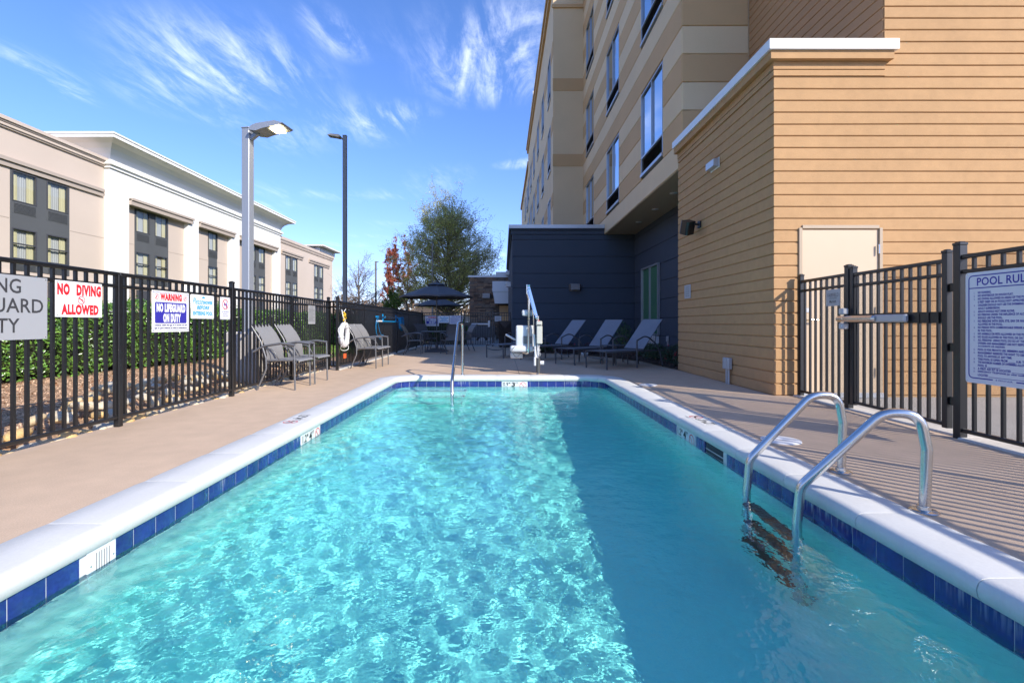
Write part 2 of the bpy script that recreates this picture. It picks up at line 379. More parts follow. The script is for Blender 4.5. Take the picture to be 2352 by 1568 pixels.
# places on the outline that carry something other than blue tiles: (centre x, centre y, tiles wide)
def s_at(P, S, x, y):
    best = min(range(len(P)), key=lambda i: (P[i][0]-x)**2+(P[i][1]-y)**2); a = P[best]
    cand = [S[best]+d*.01 for d in range(-40, 41)]
    return min(cand, key=lambda s: (walk(P, S, s)[0]-x)**2+(walk(P, S, s)[1]-y)**2)
tP, tS = outline(-.004)
MARKERS = [('far', .205, 8.5), ('left', PX0, 4.62), ('right', PX1, 4.62)]
mark_s = [(w_, s_at(tP, tS, x, y)) for w_, x, y in MARKERS]
skim_s = s_at(tP, tS, PX1, 3.98); grille_s = s_at(tP, tS, PX0, 2.20)
def tile_piece(s0, s1, name, m, parent, z0=-.240, z1=-.089, out=.0, thick=.012, **kw):
    vs = []; fs = []; q = 3; c = .0025
    for j in range(q+1):
        x, y, nx_, ny_ = walk(tP, tS, s0+(s1-s0)*j/q); e = c if j in (0, q) else 0
        for o_, z in ((thick, z0), (0+out+e, z0+c), (0+out+e, z1-c), (thick, z1)): vs.append((x+nx_*o_, y+ny_*o_, z))
    for j in range(q):
        for k in range(3): fs.append((j*4+k, j*4+k+1, (j+1)*4+k+1, (j+1)*4+k))
    fs.append((0, 1, 2, 3)); fs.append((q*4+3, q*4+2, q*4+1, q*4))
    return MB().add(vs, fs).build(name, m, parent, **kw)
def waterline():
    tot = tS[-1]; n = int(round(tot/.1535)); st = tot/n
    blocked = [(s-.23, s+.23) for _, s in mark_s] + [(skim_s-.2, skim_s+.2), (grille_s-.082, grille_s+.082)]
    s = 0
    for i in range(n):
        a, b = i*st+.002, (i+1)*st-.002
        for lo, hi in blocked:
            if a < hi and b > lo:
                if a < lo-.03: b = lo-.003
                elif b > hi+.03: a = hi+.003
                else: a = b = None; break
        if a is None or b-a < .02: continue
        tile_piece(a, b, 'tile', M['tile'], tiles)
    g = []
    vs = []; fs = []; m_ = len(tP)
    for j in range(m_):
        x, y, nx_, ny_ = walk(tP, tS, tS[j]+1e-5)
        vs += [(x+nx_*.004, y+ny_*.004, -.243), (x+nx_*.004, y+ny_*.004, -.083)]
    for j in range(m_):
        if any(lo+.004 < tS[j]+.02 < hi-.004 for lo, hi in [blocked[3]]): continue
        k = (j+1) % m_; fs.append((2*j, 2*k, 2*k+1, 2*j+1))
    MB().add(vs, fs).build('grout_bed', M['grout'], tiles, recalc=False)
waterline()

# lettering helper: any text as a flat mesh squeezed into a rectangle (local x right, z up, facing -y)
M['ink black'] = mat('black print', (.02, .02, .022), .5); M['ink red'] = mat('red print', (.62, .02, .03), .5)
M['ink blue'] = mat('blue print', (.035, .03, .33), .5); M['ink sky'] = mat('sky blue print', (.0, .33, .60), .5)
M['ink navy'] = mat('navy print', (.03, .03, .16), .5); M['ink grey'] = mat('grey print', (.045, .045, .05), .5)
M['sign white'] = mat('white sign board', (.78, .78, .78), .35); M['sign grey'] = mat('silver sign board', (.42, .43, .45), .4, metal=.2)
def text(s, x0, x1, z0, z1, m, parent, bold=0.0, y=-.0022, shear=0.0, keep=False, name='lettering'):
    cu = bpy.data.curves.new('t', 'FONT'); cu.body = s; cu.size = 1; cu.offset = bold; cu.shear = shear; cu.space_character = 1+max(0, bold)*2.0; cu.resolution_u = 3
    ob = bpy.data.objects.new('t', cu); COL.objects.link(ob)
    dg = bpy.context.evaluated_depsgraph_get(); dg.update()
    me = bpy.data.meshes.new_from_object(ob.evaluated_get(dg)); bpy.data.objects.remove(ob); bpy.data.curves.remove(cu)
    n = len(me.vertices); co = np.zeros(n*3); me.vertices.foreach_get('co', co); co = co.reshape(-1, 3)
    mn, mx = co.min(0), co.max(0); w, h = mx[0]-mn[0], mx[1]-mn[1]
    sz_ = (z1-z0)/h; sx_ = (x1-x0)/w
    if keep: sx_ = min(sx_, sz_*keep); x0 = (x0+x1)/2-w*sx_/2 if keep > 0 else x0
    new = np.stack([x0+(co[:, 0]-mn[0])*sx_, np.full(n, y), z0+(co[:, 1]-mn[1])*sz_], -1)
    me.vertices.foreach_set('co', new.ravel()); me.materials.clear(); me.materials.append(m); me.update(); me.name = name
    return link(me, name, parent)
def ring_icon(cx, cz, r, w, m, parent, y=-.0024, slash=(1, 1), n=28, name='prohibition_ring'):
    mb = MB(); vs = []; fs = []
    for j in range(n):
        a = 2*math.pi*j/n; vs += [(cx+r*math.cos(a), y, cz+r*math.sin(a)), (cx+(r-w)*math.cos(a), y, cz+(r-w)*math.sin(a))]
    for j in range(n): k = (j+1) % n; fs.append((2*j, 2*j+1, 2*k+1, 2*k))
    d = (r-w/2)*.7071; p = w*.35; s = slash[0]
    mb.add(vs, fs); mb.add([(cx-s*d-p, y-.0002, cz-d+s*p), (cx-s*d+p, y-.0002, cz-d-s*p), (cx+s*d+p, y-.0002, cz+d-s*p), (cx+s*d-p, y-.0002, cz+d+s*p)], [(0, 1, 2, 3)])
    return mb.build(name, m, parent, recalc=False)
def flat(parent, m, pts, name, y=-.0021):
    return MB().add([(p[0], y, p[1]) for p in pts], [tuple(range(len(pts)))]).build(name, m, parent, recalc=False)
def strokes(parent, m, lines, w, name, y=-.0023):
    mb = MB()
    for ln in lines:
        for a, b in zip(ln[:-1], ln[1:]):
            dx, dz = b[0]-a[0], b[1]-a[1]; l = math.hypot(dx, dz) or 1; px, pz = -dz/l*w/2, dx/l*w/2
            mb.add([(a[0]+px, y, a[1]+pz), (a[0]-px, y, a[1]-pz), (b[0]-px, y, b[1]-pz), (b[0]+px, y, b[1]+pz)], [(0, 1, 2, 3)])
    return mb.build(name, m, parent, recalc=False)
def diver(parent, m, cx, cz, s, name='diver_figure'):
    L_ = [[(-.9, .55), (-.2, .35), (.35, .25)], [(-.85, .35), (-.2, .2), (.35, .1)], [(.35, .2), (.75, -.1), (.6, -.75)], [(.45, .05), (.45, -.5)]]
    return strokes(parent, m, [[(cx+a*s, cz+b*s) for a, b in l] for l in L_], s*.17, name)
# depth markers in the tile band and on the coping
def depth_marker(which, s, a_txt, b_txt):
    x, y, nx_, ny_ = walk(tP, tS, s); rz = {'far': 0, 'left': R(90), 'right': R(-90)}[which]
    d = empty('depth_marker', (x, y, -.165), rz, label='white ceramic depth marker reading %s M %s FT in the %s pool wall' % (a_txt, b_txt, which), kind=None, cat='depth marker', group='depth markers in the tile band')
    xs = (-.223, -.076, .076, .223)
    for k in range(3):
        MB().box(xs[k]+.001, xs[k+1]-.001, -.003, .006, -.075, .076, c=.002).build('ceramic_tile', M['marker'], d)
    text(a_txt, -.205, -.115, -.012, .058, M['ink black'], d, bold=.02, y=-.0045)
    text('M', -.105, -.078, .026, .058, M['ink black'], d, bold=.02, y=-.0045)
    text(b_txt, -.055, .01, -.018, .058, M['ink black'], d, bold=.04, y=-.0045)
    text('FT', .018, .062, .026, .058, M['ink black'], d, bold=.02, y=-.0045)
    ring_icon(.149, .0, .060, .009, M['ink red'], d, y=-.0047, slash=(-1, 1)); diver(d, M['ink black'], .149, 0, .042)
M['marker'] = mat('white glazed tile', (.74, .74, .72), .2, coat=.3)
for (w_, s), (a_, b_) in zip(mark_s, (('0.9', '3'), ('1.2', '4'), ('1.2', '4'))): depth_marker(w_, s, a_, b_)
def coping_marker(x, y, rz, label):
    d = empty('coping_marker', (x, y, .0045), rz, label=label, cat='depth marker', group='depth markings on the coping')
    d.rotation_euler = (R(-90), 0, rz)
    MB().box(-.23, .23, .000, .001, -.08, .08).build('marker_plate', M['coping'], d)
    text('1.2', -.21, -.12, -.05, .05, M['ink black'], d, bold=.02, y=-.0012); text('M', -.11, -.08, .0, .05, M['ink black'], d, bold=.02, y=-.0012)
    text('4', -.055, .0, -.05, .05, M['ink black'], d, bold=.03, y=-.0012); text('FT', .015, .06, .0, .05, M['ink black'], d, bold=.02, y=-.0012)
    ring_icon(.15, 0, .065, .009, M['ink red'], d, y=-.0014); diver(d, M['ink black'], .15, 0, .045)
coping_marker(PX0-.155, 4.66, R(-90), 'black 1.2 M 4 FT lettering with red circle on the left coping')
coping_marker(PX1+.155, 4.60, R(90), 'black 1.2 M 4 FT lettering with red circle on the right coping')
for d in bpy.data.objects:
    if d.name.startswith('coping_marker'):
        d.rotation_mode = 'XYZ'; d.rotation_euler = (R(-90), 0, 0)
        rz = R(90) if d.location.x < 0 else R(-90)
        # face up and read from outside the pool
        d.rotation_mode = 'QUATERNION'
        d.rotation_quaternion = (Matrix.Rotation(rz, 4, 'Z') @ Matrix.Rotation(R(180), 4, 'Z') @ Matrix.Rotation(R(-90), 4, 'X')).to_quaternion()
x, y, nx_, ny_ = walk(tP, tS, grille_s)
gr = empty('inlet_grille', (x, y, -.158), R(90), label='white slotted plastic grille set in the blue tiles at lower left', cat='grille')
MB().box(-.078, .078, -.008, .004, -.07, .072, c=.003).build('plate', M['white'], gr)
mb = MB(); [mb.box(-.035+k*.014, -.0295+k*.014, -.0088, -.0079, -.045, .05) for k in range(6)]; mb.build('slots', mat('slot shadow grey', (.25, .25, .25), .8), gr)
mb = MB(); [mb.tube([(sx_, -.0076, .0), (sx_, -.0095, .0)], .004, 8) for sx_ in (-.062, .062)]; mb.build('screws', M['steel'], gr)
sk = empty('skimmer_opening', (PX1+.006, 3.98, -.16), R(-90), label='dark skimmer mouth in the tile band below the right coping', cat='skimmer')
M['dark'] = mat('dark recess', (.015, .02, .03), .5)
MB().box(-.19, .19, .004, .010, -.08, .07).build('recess', M['dark'], sk)  # flush dark panel, the shade inside the mouth is put into its colour
MB().box(-.19, .19, -.002, .004, .006, .011).box(-.19, .19, -.002, .004, -.032, -.027).build('weir_bar', M['grout'], sk, kind='stuff')
# underwater steps in the far left corner with black edge tiles
steps = empty('pool_steps', (0, 0, 0), label='submerged white entry steps with dark tile edges in the far left corner', cat='pool steps')
for k, (yf, zt) in enumerate(((8.10, -.36), (7.72, -.58), (7.34, -.80))):
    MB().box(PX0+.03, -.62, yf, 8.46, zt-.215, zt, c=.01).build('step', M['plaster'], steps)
    o = MB().box(PX0+.04, -.63, yf+.02, yf+.05, zt, zt+.004).box(-.66, -.63, yf+.02, yf+.16, zt, zt+.0045).build('edge_tile_strip', M['dark'], steps)
for o in steps.children: o.cycles.is_caustics_receiver = True

# skimmer lids in the deck
for (x, y, r, lb) in ((2.235, 7.35, .125, 'far round white skimmer lid in the right deck, beyond the depth marking'), (2.245, 3.86, .135, 'near round white skimmer lid in the striped shade beside the ladder')):
    d = empty('skimmer_hatch', (x, y, -.011), 0, label=lb, cat='skimmer cover', group='skimmer lids in the deck')
    MB().lathe([(r+.012, 0), (r+.012, .006), (r+.002, .007), (r+.002, .004)], n=28).build('rim', M['white'], d, smooth=True, angle=40)
    MB().lathe([(r, 0), (r, .009), (r-.004, .0105), (.02, .0105), (.018, .009)], n=28).build('cover', M['white'], d, smooth=True, angle=40)

MB().box(.305, .313, 8.86, 12.6, -.012, -.012+.0012).build('deck_joint', M['dark'], kind='structure', label='thin dark control joint in the far deck')
# ladder
def bez(pts, n=6):      # round the corners of a polyline: pts (p, radius)
    out = []
    for i, (p, r) in enumerate(pts):
        p = Vector(p)
        if r <= 0 or i in (0, len(pts)-1): out.append(p); continue
        a = (Vector(pts[i-1][0])-p); b = (Vector(pts[i+1][0])-p); la, lb_ = a.length, b.length
        a.normalize(); b.normalize(); t = min(r/math.tan(max(.05, a.angle(b)/2)), la*.5, lb_*.5)
        s0, s1 = p+a*t, p+b*t
        for k in range(n+1):
            u = k/n; out.append(s0*(1-u)**2 + p*2*u*(1-u) + s1*u*u)
    return out
lad = empty('pool_ladder', (2.1, 2.7, 0), label='stainless steel ladder with two arched handrails at the right pool edge', cat='pool ladder')
def lrail(xd, yd, xw, yw):
    T = lambda x, t, z: ((xd+(xw-xd)*t)-2.1, (yd+(yw-yd)*t)-2.7, z)
    pts = [(T(0, 0, -.05), 0), (T(0, -.02, .30), .1), (T(0, .03, .475), .13), (T(0, .30, .475), .13), (T(0, .97, .05), .12), (T(0, 1.0, -.15), .05), (T(0, 1.0, -1.02), .08), (T(0, .80, -1.08), 0)]
    MB().tube(bez(pts, 7), .0245, 16).build('handrail', M['steel'], lad, smooth=True, angle=60)
    MB().lathe([(.062, 0), (.062, .004), (.052, .011), (.03, .013), (.028, .03), (.0245, .032)], (xd-2.1, yd-2.7, -.011), 26).build('escutcheon', M['steel'], lad, smooth=True, angle=40)
lrail(2.115, 2.40, 1.60, 2.60); lrail(2.15, 3.04, 1.59, 3.115)
M['tread'] = mat('dark ladder tread', (.03, .03, .035), .4)
for z in (-.34, -.62, -.90):
    MB().box(1.555-2.1, 1.64-2.1, 2.60-2.7, 3.11-2.7, z-.02, z+.012, c=.006).build('tread', M['tread'], lad)
# handrail into the steps
hr = empty('entry_handrail', (-.74, 8.76, 0), label='tall stainless handrail leading from the far deck down into the pool steps', cat='handrail')
pts = [((0, 0, -.05), 0), ((0, .0, .965), .13), ((-.045, -.34, .94), .12), ((-.01, -1.70, .10), .12), ((0, -1.80, -.10), .1), ((0, -1.81, -.60), 0)]
MB().tube(bez(pts, 8), .0245, 16).build('rail', M['steel'], hr, smooth=True, angle=60)
MB().lathe([(.058, 0), (.058, .004), (.048, .011), (.03, .013), (.028, .03), (.0245, .032)], (0, 0, -.011), 24).build('escutcheon', M['steel'], hr, smooth=True, angle=40)
# ---------------------------------------------------------------- ground, deck, beds
M['walk'] = world_coords(mat('pale concrete walk', (.38, .365, .34), .85, noise=[(1.5, .08), (30, .06)], bump=(120, .001)))
M['kerb'] = world_coords(mat('pale concrete kerb', (.52, .49, .44), .85, noise=[(4, .12), (50, .1)], bump=(60, .002)))
M['grass'] = world_coords(mat('grass', (.07, .11, .025), .9, noise=[(.3, .25), (8, .3)], bump=(40, .02)))
M['asphalt'] = world_coords(mat('asphalt', (.05, .05, .052), .9, noise=[(2, .1), (80, .2)]))
M['mulch'] = world_coords(mat('wood mulch', (.50, .31, .18), .95, noise=[(5, .25), (60, .45)], bump=(60, .03)))
M['soil'] = world_coords(mat('dark bed mulch', (.075, .045, .032), .95, noise=[(5, .25), (60, .4)], bump=(50, .03)))
DZ = -.012
def deck():
    mb = MB(); o = .27; x0, x1, y0, y1 = PX0-o, PX1+o, PY0-o, PY1+o; L_, R_, N_, F_ = -3.66, 3.86, -5, 19.95
    def rc(a, b, c, d):
        nx = max(1, int((b-a)/.8)); ny = max(1, int((d-c)/.8))
        for i in range(nx):
            for j in range(ny):
                X0, X1 = a+(b-a)*i/nx, a+(b-a)*(i+1)/nx; Y0, Y1 = c+(d-c)*j/ny, c+(d-c)*(j+1)/ny
                mb.add([(X0, Y0, DZ), (X1, Y0, DZ), (X1, Y1, DZ), (X0, Y1, DZ)], [(0, 1, 2, 3)])
    rc(L_, x0, N_, F_); rc(x1, R_, N_, F_); rc(x0, x1, N_, y0); rc(x0, x1, y1, F_)
    r = PR+o
    for cx, cy_, a0, kx, ky in ((x1-r, y0+r, -90, x1, y0), (x1-r, y1-r, 0, x1, y1), (x0+r, y1-r, 90, x0, y1), (x0+r, y0+r, 180, x0, y0)):
        arc = [(cx+r*math.cos(R(a0+90*k/10)), cy_+r*math.sin(R(a0+90*k/10)), DZ) for k in range(11)]
        for a, b in zip(arc[:-1], arc[1:]): mb.add([a, (kx, ky, DZ), b], [(0, 1, 2)])
    return mb
deck().build('pool_deck', M['deck'], kind='structure', label='tan textured concrete deck round the pool')
# ground to the horizon, with an opening for the deck and pool
mb = MB()
for a, b, c, d in ((-900, -3.66, -600, 1500), (14, 900, -600, 1500), (-3.66, 14, -600, -5), (-3.66, 14, 34, 1500)):
    mb.add([(a, c, -.06), (b, c, -.06), (b, d, -.06), (a, d, -.06)], [(0, 1, 2, 3)])
mb.build('ground', M['grass'], kind='structure', label='grassy ground running to the horizon')
MB().add([(3.86, -5, -.035), (14, -5, -.035), (14, 6.4, -.035), (3.86, 6.4, -.035)], [(0, 1, 2, 3)]).build('walkway', M['walk'], kind='structure', label='pale concrete walk outside the right gate')
MB().add([(-3.66, 19.95, -.02), (14, 19.95, -.02), (14, 34, -.02), (-3.66, 34, -.02)], [(0, 1, 2, 3)]).build('patio_paving', M['walk'], kind='structure', label='pale concrete patio beyond the rear gate')
MB().add([(-60, 60, -.05), (60, 60, -.05), (60, 90, -.05), (-60, 90, -.05)], [(0, 1, 2, 3)]).build('road', M['asphalt'], kind='structure', label='asphalt road beyond the trees')
MB().box(3.70, 3.93, -4, 3.9, -.05, .006, c=.01).box(3.78, 3.97, 3.9, 6.24, -.05, .006, c=.01).build('kerb_strip', M['kerb'], kind='structure', label='pale concrete strip under the right fence')
MB().box(-3.40, -3.30, 9.75, 19.9, -.05, .01, c=.01).build('fence_kerb', M['kerb'], kind='structure', label='pale concrete edge under the far left fence')
# mulch slope on the left
def mulch_h(x, y):
    t = max(0., min(1., (-3.72-x)/2.2)); return -.05 + .16*t + .02*math.sin(x*2.1+y*1.3)*t
def mulch():
    mb = MB(); nx, ny = 16, 60; X0, X1, Y0, Y1 = -9.5, -3.66, -2, 26
    vs = [(X0+(X1-X0)*i/nx, Y0+(Y1-Y0)*j/ny, 0) for j in range(ny+1) for i in range(nx+1)]
    vs = [(x, y, mulch_h(x, y)+.0) for x, y, _ in vs]
    mb.add(vs, [(j*(nx+1)+i, j*(nx+1)+i+1, (j+1)*(nx+1)+i+1, (j+1)*(nx+1)+i) for j in range(ny) for i in range(nx)]); return mb
mulch().build('mulch_bed', M['mulch'], kind='structure', smooth=True, label='brown wood mulch bed beyond the left fence')
def chips(name, n, fx, m, s0, s1, label):
    mb = MB()
    for _ in range(n):
        x, y, z = fx(); a = rnd.uniform(0, 6.28); l = rnd.uniform(s0, s1); w = l*rnd.uniform(.12, .3); t = rnd.uniform(-.5, .5)
        c, s = math.cos(a), math.sin(a); up = l*.5*t
        mb.add([(x-c*l/2+s*w/2, y-s*l/2-c*w/2, z-up+.004), (x-c*l/2-s*w/2, y-s*l/2+c*w/2, z-up+.004), (x+c*l/2-s*w/2, y+s*l/2+c*w/2, z+up+.012), (x+c*l/2+s*w/2, y+s*l/2-c*w/2, z+up+.012)], [(0, 1, 2, 3)])
    return mb.build(name, m, kind='stuff', label=label, recalc=False)
M['chip'] = world_coords(mat('bark chips', (.60, .39, .24), .9, noise=[(25, .6, 1)]))
def fx_():
    x = rnd.uniform(-6.6, -4.1); y = rnd.triangular(2.0, 14, 3.5); return x, y, mulch_h(x, y)
chips('mulch_chips', 16000, fx_, M['chip'], .02, .06, 'loose bark chips lying on the mulch bed')
lawn = MB()
for _ in range(5000):
    x = rnd.uniform(-6.2, -4.6); y = rnd.uniform(11.5, 19.5); z = mulch_h(x, y); h = rnd.uniform(.04, .1); a = rnd.uniform(0, 3.14)
    lawn.add([(x-.008*math.cos(a), y-.008*math.sin(a), z), (x+.008*math.cos(a), y+.008*math.sin(a), z), (x+rnd.uniform(-.03, .03), y+rnd.uniform(-.03, .03), z+h)], [(0, 1, 2)])
M['blade'] = mat('grass blade', (.10, .21, .03), .6)
lawn.build('lawn_grass', M['blade'], kind='stuff', label='bright green grass strip below the hedge', recalc=False)
# planting bed at the navy walls
bed = [(4.8, 9.5), (3.56, 9.6), (3.50, 11.0), (3.43, 12.0), (3.15, 12.8), (2.70, 13.8), (2.1, 14.7), (1.4, 15.3), (.5, 15.8), (.34, 17.25), (4.8, 17.25)]
MB().add([(x, y, .012) for x, y in bed[::-1]], [tuple(range(len(bed)))]).build('planting_bed', M['soil'], kind='structure', label='dark mulch planting bed under the navy walls')
from itertools import tee
def in_poly(x, y, P):
    c = False; j = len(P)-1
    for i in range(len(P)):
        if (P[i][1] > y) != (P[j][1] > y) and x < (P[j][0]-P[i][0])*(y-P[i][1])/(P[j][1]-P[i][1])+P[i][0]: c = not c
        j = i
    return c
def fb():
    while True:
        x, y = rnd.uniform(.3, 4.7), rnd.uniform(9.7, 17.1)
        if in_poly(x, y, bed): return x, y, .015
M['chip2'] = world_coords(mat('dark bark chips', (.13, .075, .05), .9, noise=[(25, .6, 1)]))
chips('bed_mulch_chips', 3500, fb, M['chip2'], .03, .09, 'loose dark bark chips in the bed under the navy walls')

# ---------------------------------------------------------------- the hotel
M['siding'] = world_coords(mat('ochre stucco siding', (.465, .272, .126), .9, noise=[(.9, .05), (9, .05), (240, .10, 2, (1, 1, 1))], bump=(300, .0016, 2)))
M['siding brown'] = world_coords(mat('brown stucco siding', (.48, .27, .13), .9, noise=[(.9, .05), (240, .10, 2)], bump=(300, .0016, 2)))
M['groove'] = world_coords(mat('siding groove', (.42, .26, .125), .95))
M['beige'] = world_coords(mat('beige stucco', (.74, .55, .335), .9, noise=[(.8, .04), (200, .08, 2)], bump=(260, .0012, 2)))
M['tan'] = world_coords(mat('tan stucco', (.60, .38, .19), .9, noise=[(.8, .04), (200, .08, 2)], bump=(260, .0012, 2)))
M['navy'] = world_coords(mat('navy stucco', (.05, .064, .088), .85, noise=[(.8, .06), (180, .1, 2)], bump=(240, .0012, 2)))
M['coping metal'] = mat('white metal coping', (.72, .73, .74), .35)
M['grey metal'] = mat('light grey metal', (.50, .51, .53), .35, metal=.3)
M['alu'] = mat('window aluminium', (.45, .46, .48), .35, metal=.5)
def glass_mat():
    m = bpy.data.materials.new('mirror glass'); m.use_nodes = True; b = m.node_tree.nodes['Principled BSDF']
    b.inputs['Base Color'].default_value = (.50, .56, .62, 1); b.inputs['Metallic'].default_value = 1; b.inputs['Roughness'].default_value = .04
    return m
M['glass'] = glass_mat()
hotel = empty('hotel_building', (0, 0, 0), label='tall tan, beige and navy hotel with banded walls and ochre siding on the right', cat='building')
WX, WY = 3.58, 6.3; CH = .155
def board_mesh(path, name='siding_board', seed=0, mt='siding'):
    r_ = random.Random(seed); prof = [(.0, .0), (.013, .006), (.016, .011), (.016, CH-.018), (.013, CH-.013), (0, CH-.009)]
    # path: list of (x, y, outward nx, ny); split straight runs so that the joint line wavers
    pts = []
    for i in range(len(path)-1):
        a, b = path[i], path[i+1]; l = math.hypot(b[0]-a[0], b[1]-a[1]); n = max(1, int(l/.9))
        for k in range(n): t = k/n; pts.append((a[0]+(b[0]-a[0])*t, a[1]+(b[1]-a[1])*t) + ((a[2], a[3]) if k == 0 else (None, None)))
    pts.append(path[-1]); out = []
    for i, p in enumerate(pts):
        if p[2] is None:
            j = i
            while pts[j][2] is None: j -= 1
            k = i
            while pts[k][2] is None: k += 1
            dx, dy = pts[k][0]-pts[j][0], pts[k][1]-pts[j][1]; l = math.hypot(dx, dy); p = (p[0], p[1], dy/l, -dx/l)
        out.append(p)
    vs = []; fs = []; k = len(prof)
    for x, y, nx_, ny_ in out:
        d0, d1 = r_.uniform(-.002, .0025), r_.uniform(-.0025, .002)
        for q, (o_, z) in enumerate(prof): vs.append((x+nx_*o_, y+ny_*o_, z+(d0 if q < 3 else d1)))
    for i in range(len(out)-1):
        for q in range(k-1): fs.append((i*k+q, (i+1)*k+q, (i+1)*k+q+1, i*k+q+1))
    fs.append(tuple(range(k))); fs.append(tuple((len(out)-1)*k+q for q in range(k))[::-1])
    return MB().add(vs, fs).mesh(name, M[mt])
XE = 14.0
wing = MB().box(WX, XE, WY, 9.7, -.05, 4.45).build('wing_wall', M['groove'], hotel)
corner = [(WX, 9.72, -1, 0), (WX, WY, -1, -1), (XE, WY, 0, -1)]
full = [board_mesh([(WX, 9.72, -1, 0), (WX, WY, -1, -1), (XE, WY, 0, -1)], seed=k) for k in range(5)]
left_ = [board_mesh([(WX, 9.72, -1, 0), (WX, WY, -1, -1), (3.885, WY, 0, -1)], seed=10+k) for k in range(3)]
right_ = [board_mesh([(4.985, WY, 0, -1), (XE, WY, 0, -1)], seed=20+k) for k in range(3)]
for i in range(27):
    z = i*CH - .01
    if i < 14:
        link(left_[i % 3], 'siding_board', wing, (0, 0, z)); link(right_[i % 3], 'siding_board', wing, (0, 0, z))
    else: link(full[i % 5], 'siding_board', wing, (0, 0, z))
# crown and coping of the wing
def lpath(o, z0, z1, x_end=5.02, y_end=9.73):
    a = WX-o; b = WY-o
    return MB().prism([(a, y_end), (a, b), (x_end, b), (x_end, b+.25), (a+.25, b+.25), (a+.25, y_end)], z0, z1)
lpath(.022, 4.19, 4.262).build('crown_board', M['siding'], wing); lpath(.028, 4.272, 4.37).build('crown_board', M['siding'], wing)
lpath(.10, 4.372, 4.478, 5.08).build('crown_board', M['siding'], wing)
lpath(.135, 4.48, 4.61, 5.12).build('wing_coping', M['coping metal'], wing)
MB().box(WX+.2, XE, WY+.2, 9.7, 4.45, 4.47).build('wing_roof', M['grey metal'], wing)
# tall stair tower rising behind the wing
TX = 5.02
tower = MB().box(TX, XE, WY, 9.74, 4.452, 16.8).build('tower_wall', M['groove'], hotel)
tf = [board_mesh([(TX, WY, 0, -1), (XE, WY, 0, -1)], seed=30+k) for k in range(4)]
tw = [board_mesh([(TX, 9.72, -1, 0), (TX, WY, -1, 0)], seed=40+k, mt='siding brown') for k in range(4)]
for i in range(27, 108):
    z = i*CH-.01
    link(tf[i % 4], 'siding_board', tower, (0, 0, z))
    if i > 28: link(tw[i % 4], 'siding_board', tower, (0, 0, z))
MB().box(TX-.1, XE, WY-.1, 9.74, 16.8, 17.0).build('tower_coping', M['coping metal'], tower)
# service door in the wing
dr = MB().box(3.93, 4.94, WY-.012, WY+.02, 0, 2.175).build('door', mat('tan painted door', (.56, .42, .28), .45, noise=[(1.5, .03)]), hotel)
fr = MB().box(3.885, 3.93, WY-.035, WY+.03, 0, 2.19, c=.004).box(4.94, 4.985, WY-.035, WY+.03, 0, 2.19, c=.004).box(3.93, 4.94, WY-.035, WY+.03, 2.178, 2.225, c=.004).build('door_frame', mat('bronze door frame', (.40, .30, .2), .5), dr)
for z in (.25, 1.05, 1.85): MB().tube([(4.925, WY-.045, z), (4.925, WY-.045, z+.12)], .010, 8).build('hinge', M['steel'], dr, smooth=True, angle=40)
MB().box(3.97, 4.03, WY-.02, WY-.012, 1.08, 1.14, c=.004).build('deadbolt', M['steel'], dr)
MB().tube([(4.0, WY-.01, .98), (4.0, WY-.07, .98), (4.11, WY-.07, .98)], .011, 8).build('door_handle', M['steel'], dr, smooth=True, angle=40)
MB().box(3.90, 4.98, WY-.09, WY-.03, -.03, .03).build('threshold', M['alu'], dr)

# banded tower: west face at X=MX, south face at Y=9.74
MX, MY0, MY1 = 3.67, 9.74, 21.7; TOPZ = 16.3
main = MB().box(MX+.14, XE, MY0, MY1, 4.17, TOPZ).build('banded_wall', M['beige'], hotel)
WIN = [(10.9, 12.6), (15.0, 16.8), (19.2, 20.9)]; FL = 3.43; BH = FL/6
segs = [(MY0, 10.9), (12.6, 15.0), (16.8, 19.2), (20.9, MY1)]
def band(x0, x1, y0, y1, z0, z1, m):
    MB().box(x0, x1, y0, y1, z0+.006, z1-.006, c=.012).build('band_panel', M[m], main)
j = 0
while 4.7+j*BH < TOPZ-.1:
    z0 = 4.7+j*BH; z1 = min(z0+BH, TOPZ); m = 'tan' if j % 2 == 0 else 'beige'
    band(MX-.022, TX-.03, MY0-.024, MY0, z0, z1, m)
    if j % 6 < 4 and j < 18:
        for a, b in segs: band(MX-.024, MX+.14, a, b, z0, z1, m)
    else: band(MX-.024, MX+.14, MY0, MY1, z0, z1, m)
    j += 1
MB().box(MX-.024, MX+.14, MY0-.02, 17.19, 4.155, 4.694, c=.01).build('band_panel', M['beige'], main)
MB().box(MX-.024, MX+.14, 17.19, MY1, 4.3, 4.694, c=.01).build('band_panel', M['beige'], main)
MB().box(MX-.18, XE, MY0-.18, MY1-.3, TOPZ, TOPZ+.2).box(MX-.1, XE, MY0-.1, MY1-.3, TOPZ-.2, TOPZ-.002).build('cornice', M['tan'], main)
MB().box(MX+.0, 4.76, 9.72, 17.2, 4.14, 4.168).build('soffit', mat('soffit stucco', (.5, .4, .27), .9), main)
